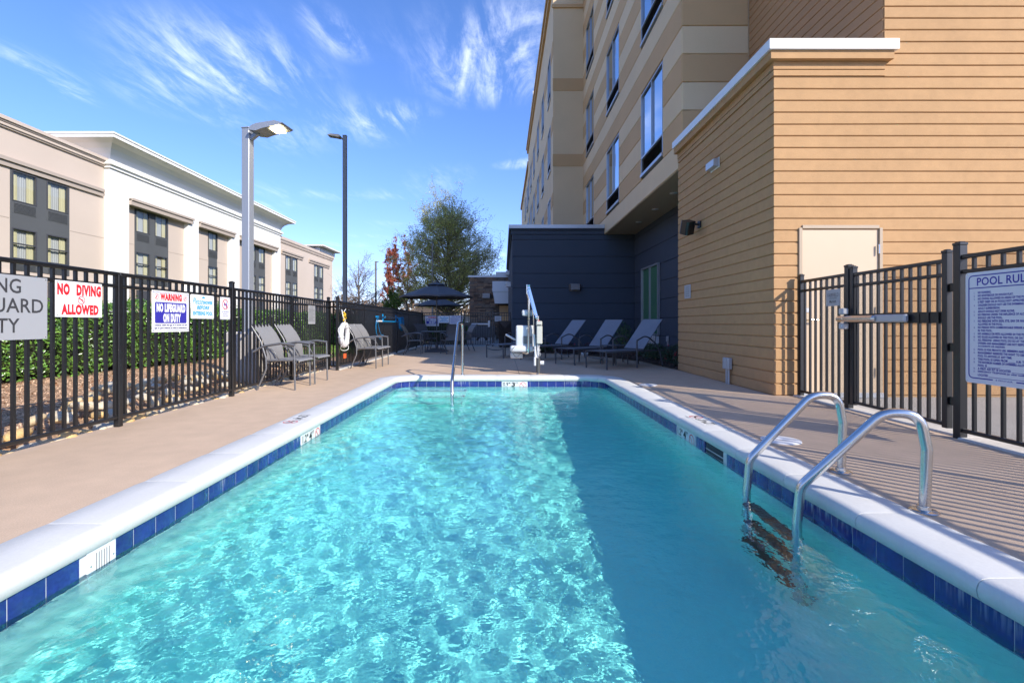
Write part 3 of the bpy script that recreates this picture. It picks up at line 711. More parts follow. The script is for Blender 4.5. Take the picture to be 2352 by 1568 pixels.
def hotel_window(parent, x, y0, y1, z0, h=2.17):
    """window in a west-facing wall at X=x"""
    w = empty('window', (x, (y0+y1)/2, z0)); w.parent = parent; W = (y1-y0)/2
    MB().box(-.005, .10, -W, -W+.035, .08, h).box(-.005, .10, W-.035, W, .08, h).box(-.005, .10, -W+.035, W-.035, h-.035, h).box(-.008, .09, -W+.035, W-.035, .48, .52).box(-.0, .09, -.018, .018, .52, h-.035).build('frame', M['alu'], w)
    MB().box(-.035, .09, -W, W, 0, .08, c=.005).build('sill', M['alu'], w)
    MB().box(.04, .05, .018, W-.035, .52, h-.035).build('pane', M['glass'], w)
    MB().box(.04, .05, -W+.035, -.018, .52, h-.035).build('pane', M['glass'], w)
    mb = MB(); mb.box(.05, .06, -W+.05, W-.05, .08, .47)
    for k in range(11): z = .095+k*.034; mb.add([(.05, -W+.05, z+.02), (.012, -W+.05, z), (.012, W-.05, z), (.05, W-.05, z+.02)], [(0, 1, 2, 3)])
    mb.build('louvre', M['louvre'], w, recalc=False)
    return w
M['louvre'] = mat('dark bronze louvre', (.09, .09, .095), .5, metal=.3)
for fl in range(3):
    for a, b in WIN: hotel_window(main, MX-.024, a, b, 4.76+FL*fl)
# projecting bay further back
bx = 2.28
bay = MB().box(bx+.14, 12, MY1+.02, 43, 3.0, TOPZ+.2).box(bx, MX+.1, MY1, MY1+.02, 3.0, TOPZ+.2).build('rear_wing_wall', M['beige'], hotel)
for z in (8.07, 11.5): MB().box(bx-.02, MX+.0, MY1-.02, MY1, z, z+.56, c=.01).build('band_panel', M['tan'], bay)
MB().box(bx-.06, MX+.1, MY1-.06, MY1, 15.25, 15.4).build('cornice_strip', M['tan'], bay)
MB().box(bx-.20, 12, MY1-.20, 43, TOPZ+.2, TOPZ+.4).box(bx-.12, 12, MY1-.12, 43, TOPZ-.1, TOPZ+.198).build('cornice', M['tan'], bay)
ys = [(22.7, 24.1), (26.45, 27.85), (30.1, 31.6), (34.1, 35.6), (37.8, 39.3), (41.4, 42.7)]
prev = MY1
for a, b in ys + [(43, 43)]:
    for fl in range(3):
        z = 4.7+FL*fl
        MB().box(bx-.02, bx, prev, a, z+3*BH-.1, z+4*BH-.1, c=.01).build('band_panel', M['tan'], bay)
        if b > a:
            hotel_window(bay, bx-.02, a, b, 4.76+FL*fl)
            MB().box(bx, bx+.14, a, b, 4.76+FL*fl+2.17, 4.76+FL*(fl+1) if fl < 2 else TOPZ+.2).build('wall_infill', M['beige'], bay)
    MB().box(bx, bx+.14, prev if prev > MY1 else MY1+.02, a, 3.0, TOPZ+.2).build('wall_pier', M['beige'], bay)
    if b > a: MB().box(bx, bx+.14, a, b, 3.0, 4.76).build('wall_infill', M['beige'], bay)
    prev = b
far = MB().box(2.36, 12, 43, 60, 0, 15.2).build('far_wing_wall', M['beige'], hotel)
MB().box(2.2, 12, 42.9, 60, 15.2, 15.5).build('cornice', M['tan'], far)
for fl in range(3):
    for a in (44.6, 48.6): hotel_window(far, 2.29, a, a+1.5, 4.76+FL*fl)
MB().box(2.1, 3.0, 33.4, 36.4, TOPZ+.402, TOPZ+.9).build('roof_parapet_cap', M['coping metal'], bay)
# navy ground floor
NY, NX = 17.2, 4.75
NL = [0, .57, 1.10, 1.66, 2.21, 2.736, 3.345, 3.95, 4.14]
navy = MB().box(.36, 12, NY, 30, -.05, 4.28).box(NX, 12, 9.72, NY, -.05, 4.138).build('navy_wall', M['navy'], hotel)
for a, b in zip(NL[:-1], NL[1:]):
    MB().box(.335, NX-.022, NY-.024, NY, a+.005, b-.006, c=.012).build('navy_panel', M['navy'], navy)
    MB().box(.335, .36, NY, 30, a+.005, b-.006, c=.012).build('navy_panel', M['navy'], navy)
    lo, hi = 14.34, 16.08
    if b <= 2.8:
        MB().box(NX-.022, NX, 9.73, lo, a+.005, b-.006, c=.01).build('navy_panel', M['navy'], navy)
        MB().box(NX-.022, NX, hi, NY, a+.005, b-.006, c=.01).build('navy_panel', M['navy'], navy)
    else: MB().box(NX-.022, NX, 9.73, NY, a+.005, b-.006, c=.01).build('navy_panel', M['navy'], navy)
MB().box(.29, MX-.03, NY-.05, NY+.2, 4.145, 4.28).box(.29, .36, NY+.2, 30, 4.145, 4.28).box(.24, MX-.03, NY-.10, NY+.2, 4.29, 4.345).box(.24, .36, NY+.2, 30, 4.29, 4.345).build('navy_crown', M['navy'], navy)
MB().box(.21, MX-.03, NY-.13, NY+.3, 4.347, 4.47).box(.21, .5, NY+.3, 30.1, 4.347, 4.47).build('roof_coping', M['grey metal'], navy)
gw = empty('window', (NX-.09, 15.21, .18)); gw.parent = navy
MB().box(-.02, .06, -.87, -.82, .42, 2.59).box(-.02, .06, .82, .87, .42, 2.59).box(-.02, .06, -.82, .82, 2.54, 2.59).box(-.01, .06, -.02, .02, .45, 2.54).box(-.03, .06, -.82, .82, .40, .45).build('frame', M['alu'], gw)
def clear_glass():
    m = bpy.data.materials.new('clear glass'); m.use_nodes = True; nt = m.node_tree; nt.nodes.clear(); N = nt.nodes.new
    o = N('ShaderNodeOutputMaterial'); mx = N('ShaderNodeMixShader'); t = N('ShaderNodeBsdfTransparent'); t.inputs[0].default_value = (.86, .9, .88, 1)
    g = N('ShaderNodeBsdfGlossy'); g.inputs['Roughness'].default_value = .02; f = N('ShaderNodeLayerWeight'); f.inputs[0].default_value = .5; p = N('ShaderNodeMath'); p.operation = 'POWER'; p.inputs[1].default_value = 3.5; q = N('ShaderNodeMath'); q.operation = 'MULTIPLY_ADD'; q.inputs[1].default_value = .65; q.inputs[2].default_value = .06
    nt.links.new(f.outputs['Facing'], p.inputs[0]); nt.links.new(p.outputs[0], q.inputs[0]); nt.links.new(q.outputs[0], mx.inputs[0]); nt.links.new(t.outputs[0], mx.inputs[1]); nt.links.new(g.outputs[0], mx.inputs[2]); nt.links.new(mx.outputs[0], o.inputs[0]); return m
M['clear'] = clear_glass()
MB().add([(.02, -.82, .45), (.02, -.82, 2.54), (.02, .82, 2.54), (.02, .82, .45)], [(0, 1, 2, 3)]).build('pane', M['clear'], gw, recalc=False)
def curtain(parent, x, y0, y1, z0, z1, m, amp=.03, n=40, name='curtain', axis='y'):
    vs = []; 
    for k in range(n+1):
        y = y0+(y1-y0)*k/n; d = x+amp*math.sin(k*1.9)+amp*.4*math.sin(k*.7+1)
        vs += [(d, y, z0), (d, y, z1)]
    return MB().add(vs, [(2*k, 2*k+2, 2*k+3, 2*k+1) for k in range(n)]).build(name, m, parent, smooth=True, recalc=False)
M['green curtain'] = mat('green curtain', (.10, .26, .14), .9)
curtain(gw, .045, -.80, .80, .46, 2.53, M['green curtain'], amp=.012)
MB().box(-.04, .05, -.8, .8, 0, .38).build('wall_unit', M['sign white'], gw)
mb = MB(); [mb.box(-.048, -.04, -.78, .78, .02+k*.034, .035+k*.034) for k in range(10)]; mb.build('unit_grille', M['grey metal'], gw)
for k, (x, y) in enumerate(((4.29, 15.1), (4.27, 13.4), (4.2, 11.75))):
    lb = ('far', 'middle', 'near')[k]
    d = empty('recessed_downlight', (x, y, 4.14), label='%s round recessed downlight in the overhang soffit' % lb, cat='downlight', group='downlights under the overhang')
    MB().lathe([(.10, -.006), (.10, 0), (.07, 0), (.068, -.004)], n=20).build('trim', M['white'], d, smooth=True)
    MB().lathe([(.066, -.003), (.066, -.001)], n=20).build('lens', mat('downlight lens', (.8, .8, .75), .3, emit=(1, .93, .8, .9)), d)
# stone annex beyond the rear gate
annex = empty('stone_annex', (0, 0, 0), label='low brown ledge stone building behind the rear gate', cat='building')
AY = 30.2
MB().box(-2.1, 2.6, AY, 36, -.05, 3.86).build('wall_core', mat('stone mortar', (.10, .075, .055), .9), annex)
stone_m = [world_coords(mat('ledge stone %s' % n, c, .9, noise=[(3, .25), (30, .2)], bump=(25, .01))) for n, c in (('brown', (.235, .15, .10)), ('grey', (.20, .155, .12)), ('dark', (.12, .08, .058)), ('ochre', (.30, .20, .125)))]
sm = {}
for w in (.28, .38, .5):
    for mi in range(4): sm[(w, mi)] = MB().box(0, w-.015, -.05, 0, 0, .082, c=.012).mesh('stone', stone_m[mi])
cnt = 0
for row in range(43):
    z = row*.09; x = -2.1 - (.1 if row % 2 else 0)
    if x < -2.1: x = -2.1
    off = 0
    first = True
    while x < .35 and cnt < 296:
        w = rnd.choice((.28, .38, .5, .5))
        if not (-.28 < x+w and x < .42 and z < 2.15):
            o = link(sm[(w, rnd.choice((0, 0, 1, 1, 2, 3)))], 'stone', annex, (x, AY+rnd.uniform(-.02, .015), z)); cnt += 1
        x += w
MB().box(-2.2, 2.6, AY-.12, 36, 3.86, 3.98).box(-.45, 2.6, AY-.14, 36, 3.981, 4.2).build('parapet_coping', M['grey metal'], annex)
MB().box(-.22, .42, AY-.03, AY+.01, 0, 2.08).build('door', M['tan'], annex)
aw = empty('entrance_canopy', (0.1, 29.4, 2.93), label='white box canopy fixed to the stone annex beside the navy wall', cat='canopy')
MB().box(-.75, .25, 0, .8, 0, .62).build('fascia', M['coping metal'], aw); MB().prism([(-.6, -.75), (.25, -.75), (.25, -.005), (-.72, -.005)], .05, .78, 'y').build('underside', M['grey metal'], aw)
def sconce(name, loc, rz, w, h, d, label, mt):
    t = empty(name, loc, rz, label=label, cat='wall lamp')
    prof = [(-w/2, 0), (-w/2, -d*.55), (-w*.36, -d), (w*.36, -d), (w/2, -d*.55), (w/2, 0)]
    MB().prism(prof, 0, h).build('shade', mt, t); MB().box(-w*.4, w*.4, -.012, -.001, -.03, h+.03).build('back_plate', mt, t); return t
M['bronze'] = mat('dark bronze metal', (.16, .16, .17), .35, metal=.7)
sconce('wall_lamp', (2.58, NY-.024, 2.14), 0, .43, .2, .2, 'dark bronze half round lamp on the navy wall', M['bronze'])
sconce('wall_lamp', (-1.05, AY-.06, 2.55), 0, .62, .28, .25, 'dark lamp on the brown stone annex wall', M['bronze'])
cm = empty('security_camera', (-.62, AY-.06, 3.05), label='small white camera on the stone annex wall', cat='camera')
MB().box(-.06, .06, -.12, 0, 0, .1, c=.01).build('mount', M['white'], cm); MB().tube([(0, -.12, .03), (.0, -.3, -.02)], .05, 10).build('lens_barrel', M['white'], cm, smooth=True)
for k, (y, z, s) in enumerate(((24, 3.35, .28), (20.5, 2.5, .22))):
    o = empty('wall_box', (.335, y, z), 0, label=('upper grey junction box on the side of the navy wall', 'lower grey floodlight box on the side of the navy wall')[k], cat='fixture')
    MB().box(-.18, 0, -s, s, 0, .22, c=.01).build('housing', M['grey metal'], o); MB().box(-.26, -.18, -.04, .04, .08, .12).build('arm', M['grey metal'], o)
# fixtures on the wing
FX = WX-.022
t = empty('emergency_light', (FX, 8.0, 3.52), 0, label='white box light high on the brown side wall', cat='wall lamp')
MB().box(-.012, -.001, -.16, .16, -.02, .15, c=.003).build('back_plate', M['white'], t)
MB().prism([(-.013, 0), (-.013, .14), (-.10, .12), (-.10, .01)], -.15, .15, 'y').build('housing', M['grey metal'], t)
t = empty('loudspeaker', (FX, 8.62, 2.72), 0, label='black loudspeaker on a bracket on the brown side wall', cat='loudspeaker')
MB().box(-.03, -.001, -.05, .05, -.06, .06, c=.004).tube([(-.02, 0, 0), (-.12, -.02, 0)], .02, 8).build('bracket', M['ink black'], t)
MB().prism([(-.095, -.085), (-.06, -.11), (.06, -.11), (.095, -.085), (.075, .09), (-.075, .09)], -.11, .13, 'z').xf(Matrix.Translation((-.2, .06, -.05)) @ Matrix.Rotation(R(25), 4, 'X') @ Matrix.Rotation(R(-65), 4, 'Z') @ Matrix.Rotation(0, 4, 'X')).build('cabinet', mat('black speaker plastic', (.012, .012, .016), .35), t)
t = empty('outlet_boxes', (FX, 7.5, .0), 0, label='pair of grey weatherproof outlet boxes on conduits at the foot of the siding', cat='outlet')
for k in (-1, 1):
    MB().box(-.07, -.002, k*.055-.045, k*.055+.045, .22, .40, c=.012).build('outlet_cover', M['grey metal'], t)
    MB().tube([(-.03, k*.035, -.02), (-.03, k*.035, .22)], .017, 10).build('conduit', M['grey metal'], t, smooth=True, angle=50)
t = empty('side_outlet', (3.7, 12.6, .0), 0, label='small grey outlet hood on the navy wall by the corner', cat='outlet'); t.location = (NX-.025, 13.6, .42)
MB().box(-.07, 0, -.05, .05, 0, .16, c=.015).build('cover', M['grey metal'], t); MB().box(-.05, -.0, -.02, .02, -.1, 0).build('conduit', M['grey metal'], t)
# ---------------------------------------------------------------- neighbouring hotel on the left
M['cream wall'] = world_coords(mat('pale pink stucco', (.56, .465, .385), .9, noise=[(.3, .04), (60, .05)], bump=(80, .002)))
M['portal white'] = world_coords(mat('white stucco', (.78, .77, .73), .85, noise=[(.3, .03), (60, .03)]))
M['taupe trim'] = mat('taupe trim', (.42, .35, .29), .8)
M['charcoal'] = world_coords(mat('charcoal stucco', (.085, .09, .094), .85, noise=[(.6, .06), (60, .05)]))
M['drape'] = mat('cream drape', (.62, .54, .34), .9); M['sheer'] = mat('grey sheer', (.50, .48, .48), .9)
M['win frame'] = mat('dark window frame', (.06, .06, .065), .5)
nb = empty('neighbour_hotel', (0, 0, 0), label='long white and pale pink three storey hotel behind the hedge on the left', cat='building')
LX = -24.6; G = -.05
def ywall(x0, x1, y0, y1, z0, z1, m, name, parent, c=0): return MB().box(x0, x1, y0, y1, z0, z1, c=c).build(name, M[m], parent)
cols = [('A', 23.84, 27.1, 2), ('B', 31.9, 35.1, 2), ('C', 39.9, 41.1, 1), ('D', 46.2, 49.4, 2), ('E', 54.0, 57.2, 2), ('F', 62.2, 65.4, 2)]
def pierced(y0, y1, z1, name):     # wall with full openings where a window panel sits
    mb = MB().box(LX-8, LX-.42, y0, y1, 3.5, z1); yy = y0
    for nm, a, b, n in cols:
        if a < y0 or b > y1: continue
        mb.box(LX-.42, LX, yy, a, 3.5, z1).box(LX-.42, LX, a, b, 3.5, 3.64).box(LX-.42, LX, a, b, 8.70, z1); yy = b
    mb.box(LX-.42, LX, yy, y1, 3.5, z1); return mb.build(name, M['cream wall'], nb)
w1 = pierced(2, 29.5, 11.0, 'left_wall'); w2 = pierced(29.5, 52.1, 9.2, 'middle_wall'); w3 = pierced(52.1, 69, 10.6, 'right_wall')
# brick ground floor
M['brick'] = None
def brick_mat():
    m = bpy.data.materials.new('taupe brickwork'); m.use_nodes = True; nt = m.node_tree; N = nt.nodes.new; L = nt.links.new; b = nt.nodes['Principled BSDF']; b.inputs['Roughness'].default_value = .9
    g = N('ShaderNodeNewGeometry'); s = N('ShaderNodeSeparateXYZ'); c = N('ShaderNodeCombineXYZ'); L(g.outputs['Position'], s.inputs[0]); L(s.outputs[1], c.inputs[0]); L(s.outputs[2], c.inputs[1])
    t = N('ShaderNodeTexBrick'); t.inputs['Color1'].default_value = (.40, .30, .23, 1); t.inputs['Color2'].default_value = (.47, .37, .29, 1); t.inputs['Mortar'].default_value = (.36, .31, .27, 1)
    t.inputs['Scale'].default_value = 1; t.inputs['Brick Width'].default_value = .42; t.inputs['Row Height'].default_value = .11; t.inputs['Mortar Size'].default_value = .012; L(c.outputs[0], t.inputs['Vector']); L(t.outputs[0], b.inputs['Base Color']); return m
M['brick'] = brick_mat()
ywall(LX-8, LX-.02, 2, 69, G, 3.49, 'brick', 'brick_base', nb)
ywall(LX-.3, LX+.07, 2, 29.44, 3.42, 3.56, 'cream wall', 'belt_course', nb)
# parapet mouldings
def mould(y0, y1, z, x0, steps, m, parent, name='parapet_moulding'):
    mb = MB()
    for dz0, dz1, o in steps: mb.box(LX-8, x0+o, y0, y1, z+dz0, z+dz1)
    return mb.build(name, M[m], parent)
mould(2, 29.48, 10.6, LX, ((0, .08, .10), (.082, .24, .17), (.242, .32, .22), (.322, .5, .30)), 'cream wall', w1)
mould(52.15, 69.1, 9.95, LX, ((0, .08, .08), (.082, .24, .13), (.242, .32, .18), (.322, .65, .24)), 'cream wall', w3)
# white portal with three bays
PXW = -24.25
por = MB(); bays = [(31.0, 36.85), (38.1, 42.7), (44.0, 50.9)]
por.box(LX-8, PXW, 29.5, 52.1, 9.0, 11.4)
prev = 29.5
for a, b in bays + [(52.1, 52.1)]:
    por.box(LX-.1, PXW, prev, a, G, 8.998); prev = b
por = por.build('portal', M['portal white'], nb)
for a, b in bays:
    MB().box(LX-.05, PXW+.16, a-.0, b+.32, 8.66, 9.03).box(LX-.05, PXW+.24, a-.0, b+.4, 8.95, 9.10).build('bay_trim', M['taupe trim'], por)
for a, b, w in ((2, 29.3, w1), (53.0, 58.6, w3), (60.5, 67.5, w3)):
    MB().box(LX-.05, LX+.12, a, b, 8.72, 8.98).box(LX-.05, LX+.22, a, b, 8.98, 9.16).build('window_head_trim', M['taupe trim'], w)
# great cornice: concave profile round three sides
def cornice():
    prof = [(.0, 10.55), (.10, 10.55), (.10, 10.70), (.22, 10.74), (.22, 10.92), (.03, 10.94), (.05, 11.15), (.14, 11.40), (.32, 11.66), (.62, 11.88), (1.05, 12.0), (1.05, 12.02), (1.15, 12.02), (1.15, 12.22), (1.2, 12.22), (1.2, 12.32), (.0, 12.34)]
    path = [(LX-9, 29.5, 0, -1), (PXW, 29.5, 1, -1), (PXW, 52.1, 1, 1), (LX-9, 52.1, 0, 1)]
    k = len(prof); vs = [(x+nx_*o, y+ny_*o, z) for x, y, nx_, ny_ in path for o, z in prof]
    fs = [(i*k+q, (i+1)*k+q, (i+1)*k+(q+1) % k, i*k+(q+1) % k) for i in range(3) for q in range(k)]
    fs += [tuple(range(k)), tuple(3*k+q for q in range(k))[::-1]]
    mb = MB().add(vs, fs); mb.box(LX-9, PXW-.02, 29.52, 52.08, 11.3, 12.3); return mb
cornice().build('cornice', M['portal white'], por, smooth=False)
far_c = MB().box(LX-9, LX+.2, 63.5, 69.4, 10.62, 11.2).box(LX-9, LX+1.0, 62.9, 70, 11.2, 11.35).build('rear_cornice', M['portal white'], w3)
# window stacks
def win_proto(lower):
    w = empty('window', (0, 0, 0)); W = .64; h = 1.55
    mb = MB().box(-.02, .06, -W, -W+.06, 0, h).box(-.02, .06, W-.06, W, 0, h).box(-.02, .06, -W+.06, W-.06, h-.06, h).box(-.02, .06, -W+.06, W-.06, 0, .05)
    if lower: mb.box(-.02, .07, -W+.06, W-.06, .74, .80)
    mb.build('frame', M['win frame'], w)
    MB().add([(.01, -W+.06, .05), (.01, W-.06, .05), (.01, W-.06, h-.06), (.01, -W+.06, h-.06)], [(0, 1, 2, 3)]).build('pane', M['clear'], w, recalc=False)
    curtain(w, -.10, -W+.02, -W+.42, .0, h, M['drape'], amp=.022, n=16, name='drape'); curtain(w, -.10, W-.42, W-.02, .0, h, M['drape'], amp=.022, n=16, name='drape')
    curtain(w, -.14, -W+.36, W-.36, 0, h, M['sheer'], amp=.02, n=16, name='sheer')
    MB().box(-.30, -.25, -W, W, 0, h).build('room_backing', mat('dim room', (.03, .03, .03), .9), w)
    mb = MB().box(-.02, .05, -W, W, -.60, -.02)
    for k in range(8): z = -.55+k*.062; mb.box(.05, .075, -W+.08, W-.08, z, z+.03)
    mb.build('louvre', M['charcoal'], w); return w
protos = None
for nm, a, b, n in cols:
    p = MB()
    cs = [a+.72, b-.72] if n == 2 else [(a+b)/2]
    # charcoal panel with openings
    zs = [(7.11, 8.66), (4.22, 5.77)]
    def strip(y0, y1, z0, z1): p.box(LX-.40, LX+.02, y0, y1, z0, z1)
    strip(a, b, 3.62, 4.22); strip(a, b, 5.77, 7.11); strip(a, b, 8.66, 8.698)
    for z0, z1 in zs:
        yy = a
        for c in cs: strip(yy, c-.64, z0, z1); yy = c+.64
        strip(yy, b, z0, z1)
    wall = w1 if nm == 'A' else (w3 if nm in 'EF' else w2)
    p.build('window_panel', M['charcoal'], wall)
    # dark recess box behind the openings
    for c in cs:
        for z, lower in ((7.11, 0), (4.22, 1)):
            if protos is None: protos = {0: win_proto(0), 1: win_proto(1)}
            if not protos[lower].parent: w = protos[lower]
            else: w = copy_tree(protos[lower])
            w.parent = wall; w.location = (LX-.02, c, z)
        MB().box(LX-.01, LX+.05, c-.55, c+.55, 2.1, 3.2).build('ground_floor_louvre', M['win frame'], wall)
# the wall is solid behind the windows: push the curtains' pocket in front of it by a projecting reveal
for w in (w1, w2, w3): pass
for z in (6.28, 6.30):
    pass
mb = MB().box(LX, LX+.012, 2, 23.8, 6.2, 6.23).box(LX, LX+.012, 27.15, 29.5, 6.2, 6.23).build('control_joint', M['taupe trim'], w1)
MB().box(LX, LX+.012, 31, 31.85, 6.2, 6.23).box(LX, LX+.012, 35.15, 36.8, 6.2, 6.23).box(LX, LX+.012, 38.1, 39.85, 6.2, 6.23).box(LX, LX+.012, 41.15, 42.7, 6.2, 6.23).build('control_joint', M['taupe trim'], w2)

# ---------------------------------------------------------------- hedge
def leaf_mat(name, col, rough=.35, var=.35, spec=.5, trans=0.0):
    m = bpy.data.materials.new(name); m.use_nodes = True; nt = m.node_tree; N = nt.nodes.new; L = nt.links.new; b = nt.nodes['Principled BSDF']
    g = N('ShaderNodeNewGeometry'); rr = N('ShaderNodeMapRange'); rr.inputs[3].default_value = 1-var; rr.inputs[4].default_value = 1+var; L(g.outputs['Random Per Island'], rr.inputs[0])
    n = N('ShaderNodeTexNoise'); n.inputs['Scale'].default_value = 1.3; L(g.outputs['Position'], n.inputs['Vector']); r2 = N('ShaderNodeMapRange'); r2.inputs[1].default_value = .35; r2.inputs[2].default_value = .65; r2.inputs[3].default_value = .8; r2.inputs[4].default_value = 1.2; L(n.outputs[0], r2.inputs[0])
    mm = N('ShaderNodeMath'); mm.operation = 'MULTIPLY'; L(rr.outputs[0], mm.inputs[0]); L(r2.outputs[0], mm.inputs[1])
    hs = N('ShaderNodeHueSaturation'); hs.inputs['Color'].default_value = (*col, 1); L(mm.outputs[0], hs.inputs['Value'])
    rh = N('ShaderNodeMapRange'); rh.inputs[3].default_value = .485; rh.inputs[4].default_value = .515; 
    m2 = N('ShaderNodeMath'); m2.operation = 'FRACT'; m3 = N('ShaderNodeMath'); m3.operation = 'MULTIPLY'; m3.inputs[1].default_value = 17.3; L(g.outputs['Random Per Island'], m3.inputs[0]); L(m3.outputs[0], m2.inputs[0]); L(m2.outputs[0], rh.inputs[0]); L(rh.outputs[0], hs.inputs['Hue'])
    L(hs.outputs[0], b.inputs['Base Color']); b.inputs['Roughness'].default_value = rough; b.inputs['Specular IOR Level'].default_value = spec
    if trans:
        t = N('ShaderNodeBsdfTranslucent'); L(hs.outputs[0], t.inputs[0]); mx = N('ShaderNodeMixShader'); mx.inputs[0].default_value = trans
        L(b.outputs[0], mx.inputs[1]); L(t.outputs[0], mx.inputs[2]); L(mx.outputs[0], nt.nodes['Material Output'].inputs[0])
    return m
M['hedge leaf'] = leaf_mat('glossy holly leaf', (.11, .22, .035), .24, .55, .6, trans=.15)
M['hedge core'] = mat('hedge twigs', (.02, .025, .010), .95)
M['bark'] = world_coords(mat('bark', (.20, .16, .125), .95, noise=[(4, .2, 3, (1, 1, .3)), (30, .3)], bump=(20, .02)))
def leaves(pts, s0, s1, seed=1, normal=None, droop=0.0, aspect=.5):
    """folded leaves at the points; normal = list of outward directions or None"""
    rs = np.random.RandomState(seed); P = np.asarray(pts, float); n = len(P)
    d = rs.normal(size=(n, 3)); d /= np.linalg.norm(d, axis=1)[:, None]
    if normal is not None: d = d*.75 + np.asarray(normal)*.8; d /= np.linalg.norm(d, axis=1)[:, None]
    t = rs.normal(size=(n, 3)); t[:, 2] -= droop; t -= d*(t*d).sum(1)[:, None]; t /= np.linalg.norm(t, axis=1)[:, None]+1e-9
    b = np.cross(d, t); s = rs.uniform(s0, s1, n)[:, None]
    v0 = P; v1 = P + t*s*.45 + b*s*aspect*.5 + d*s*.08; v2 = P + t*s; v3 = P + t*s*.45 - b*s*aspect*.5 + d*s*.08; 
    v = np.stack([v0, v1, v2, v3], 1).reshape(-1, 3); i = np.arange(n)*4
    f = np.concatenate([np.stack([i, i+1, i+2], 1), np.stack([i, i+2, i+3], 1)])
    return v, f
def np_mesh(name, v, f, m, extra=None):
    me = bpy.data.meshes.new(name); k = f.shape[1]
    me.vertices.add(len(v)); me.vertices.foreach_set('co', v.astype(np.float32).ravel())
    me.loops.add(f.size); me.loops.foreach_set('vertex_index', f.astype(np.int32).ravel())
    me.polygons.add(len(f)); me.polygons.foreach_set('loop_start', np.arange(0, f.size, k, dtype=np.int32))
    me.materials.append(m); me.update(calc_edges=True); return me
def hedge(name, x0, x1, y0, y1, h, label, n, seed, z0=.1, s0=.035, s1=.07):
    e = empty(name, ((x0+x1)/2, (y0+y1)/2, z0), label=label, cat='hedge'); cx, cy_ = e.location.x, e.location.y
    rs = np.random.RandomState(seed); pts = []; nor = []
    hx, hy = (x1-x0)/2, (y1-y0)/2
    def lump(a, b): return .10*math.sin(a*2.3+b)+.06*math.sin(a*5.1+2*b)+.04*math.sin(a*11+b*3)
    while len(pts) < n:
        r = rs.rand()
        if r < .58:    # pool-facing side
            y = rs.uniform(-hy, hy); z = rs.rand()**.85*h; x = hx*(1-.10*max(0, z/h-.7)/.3) + lump(y, z) - abs(rs.normal())*.07; 
            if z < .12 and rs.rand() < .5: continue
            p = (x, y, z); nn = (1, 0, .25)
        elif r < .92:  # top
            y = rs.uniform(-hy, hy); x = rs.uniform(-hx, hx); z = h + lump(y+x, 1)*.6 - abs(rs.normal())*.05 + (.08 if rs.rand() < .04 else 0); p = (x, y, z); nn = (0, 0, 1)
        else: p = (rs.uniform(-hx, hx), rs.choice([-hy, hy])+rs.normal()*.05, rs.uniform(0, h)); nn = (0, -1 if p[1] < 0 else 1, .2)
        pts.append(p); nor.append(nn)
    v, f = leaves(pts, s0, s1, seed, nor); link(np_mesh('foliage', v, f, M['hedge leaf']), 'foliage', e, kind='stuff')
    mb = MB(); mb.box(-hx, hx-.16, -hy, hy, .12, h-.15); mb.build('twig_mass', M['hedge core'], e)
    mb = MB()
    for k in range(0):
        y = rs.uniform(-hy, hy); x = rs.uniform(hx-.5, hx-.2); mb.tube([(x, y, -.15), (x+rs.uniform(-.05, .15), y+rs.uniform(-.2, .2), .2), (x+.15, y+rs.uniform(-.3, .3), .45)], [.018, .014, .008], 5)
    return e
hedge('holly_hedge', -8.2, -6.55, 1.5, 22.5, 1.19, 'long clipped glossy green hedge behind the left fence', 62000, 4, z0=.10)
hedge('rear_hedge', -9, -1.9, 22.6, 23.6, 1.15, 'dark clipped hedge beyond the rear fence', 9000, 5, z0=-.02, s0=.06, s1=.11)
# low shrubs in the bed
def shrub(x, y, r, h, col, label, n, seed, flowers=0, group=None):
    e = empty('shrub', (x, y, .01), label=label, cat='shrub', group=group); rs = np.random.RandomState(seed); pts = []; nor = []
    for _ in range(n):
        d = rs.normal(size=3); d /= np.linalg.norm(d); d[2] = abs(d[2]); q = rs.uniform(.45, 1)**.6; pts.append((d[0]*r*q, d[1]*r*q, .05+d[2]*h*q)); nor.append(d)
    v, f = leaves(pts, .03, .06, seed, nor); link(np_mesh('foliage', v, f, col), 'foliage', e, kind='stuff')
    mb = MB()
    for k in range(9):
        a = k*2.4; mb.tube([(0, 0, 0), (r*.3*math.cos(a), r*.3*math.sin(a), h*.4), (r*.7*math.cos(a), r*.7*math.sin(a), h*.8)], [.01, .007, .004], 4)
    mb.build('stems', M['bark'], e, kind='stuff')
    if flowers:
        pts = []
        for _ in range(flowers):
            d = rs.normal(size=3); d /= np.linalg.norm(d); d[2] = abs(d[2]); pts.append((d[0]*r, d[1]*r, .06+d[2]*h))
        P = [tuple(np.array(p)+rs.normal(size=3)*.012) for p in pts for _ in range(6)]
        v, f = leaves(P, .02, .035, seed+1, aspect=.9); link(np_mesh('flowers', v, f, M['flower']), 'flowers', e, kind='stuff')
    return e
M['flower'] = mat('pink flower', (.5, .05, .08), .6)
M['dark leaf'] = leaf_mat('dark shrub leaf', (.045, .075, .03), .5, .4); M['conifer'] = leaf_mat('dwarf conifer needles', (.06, .12, .03), .6, .4); M['purple leaf'] = leaf_mat('purple shrub leaf', (.06, .03, .05), .5, .4)
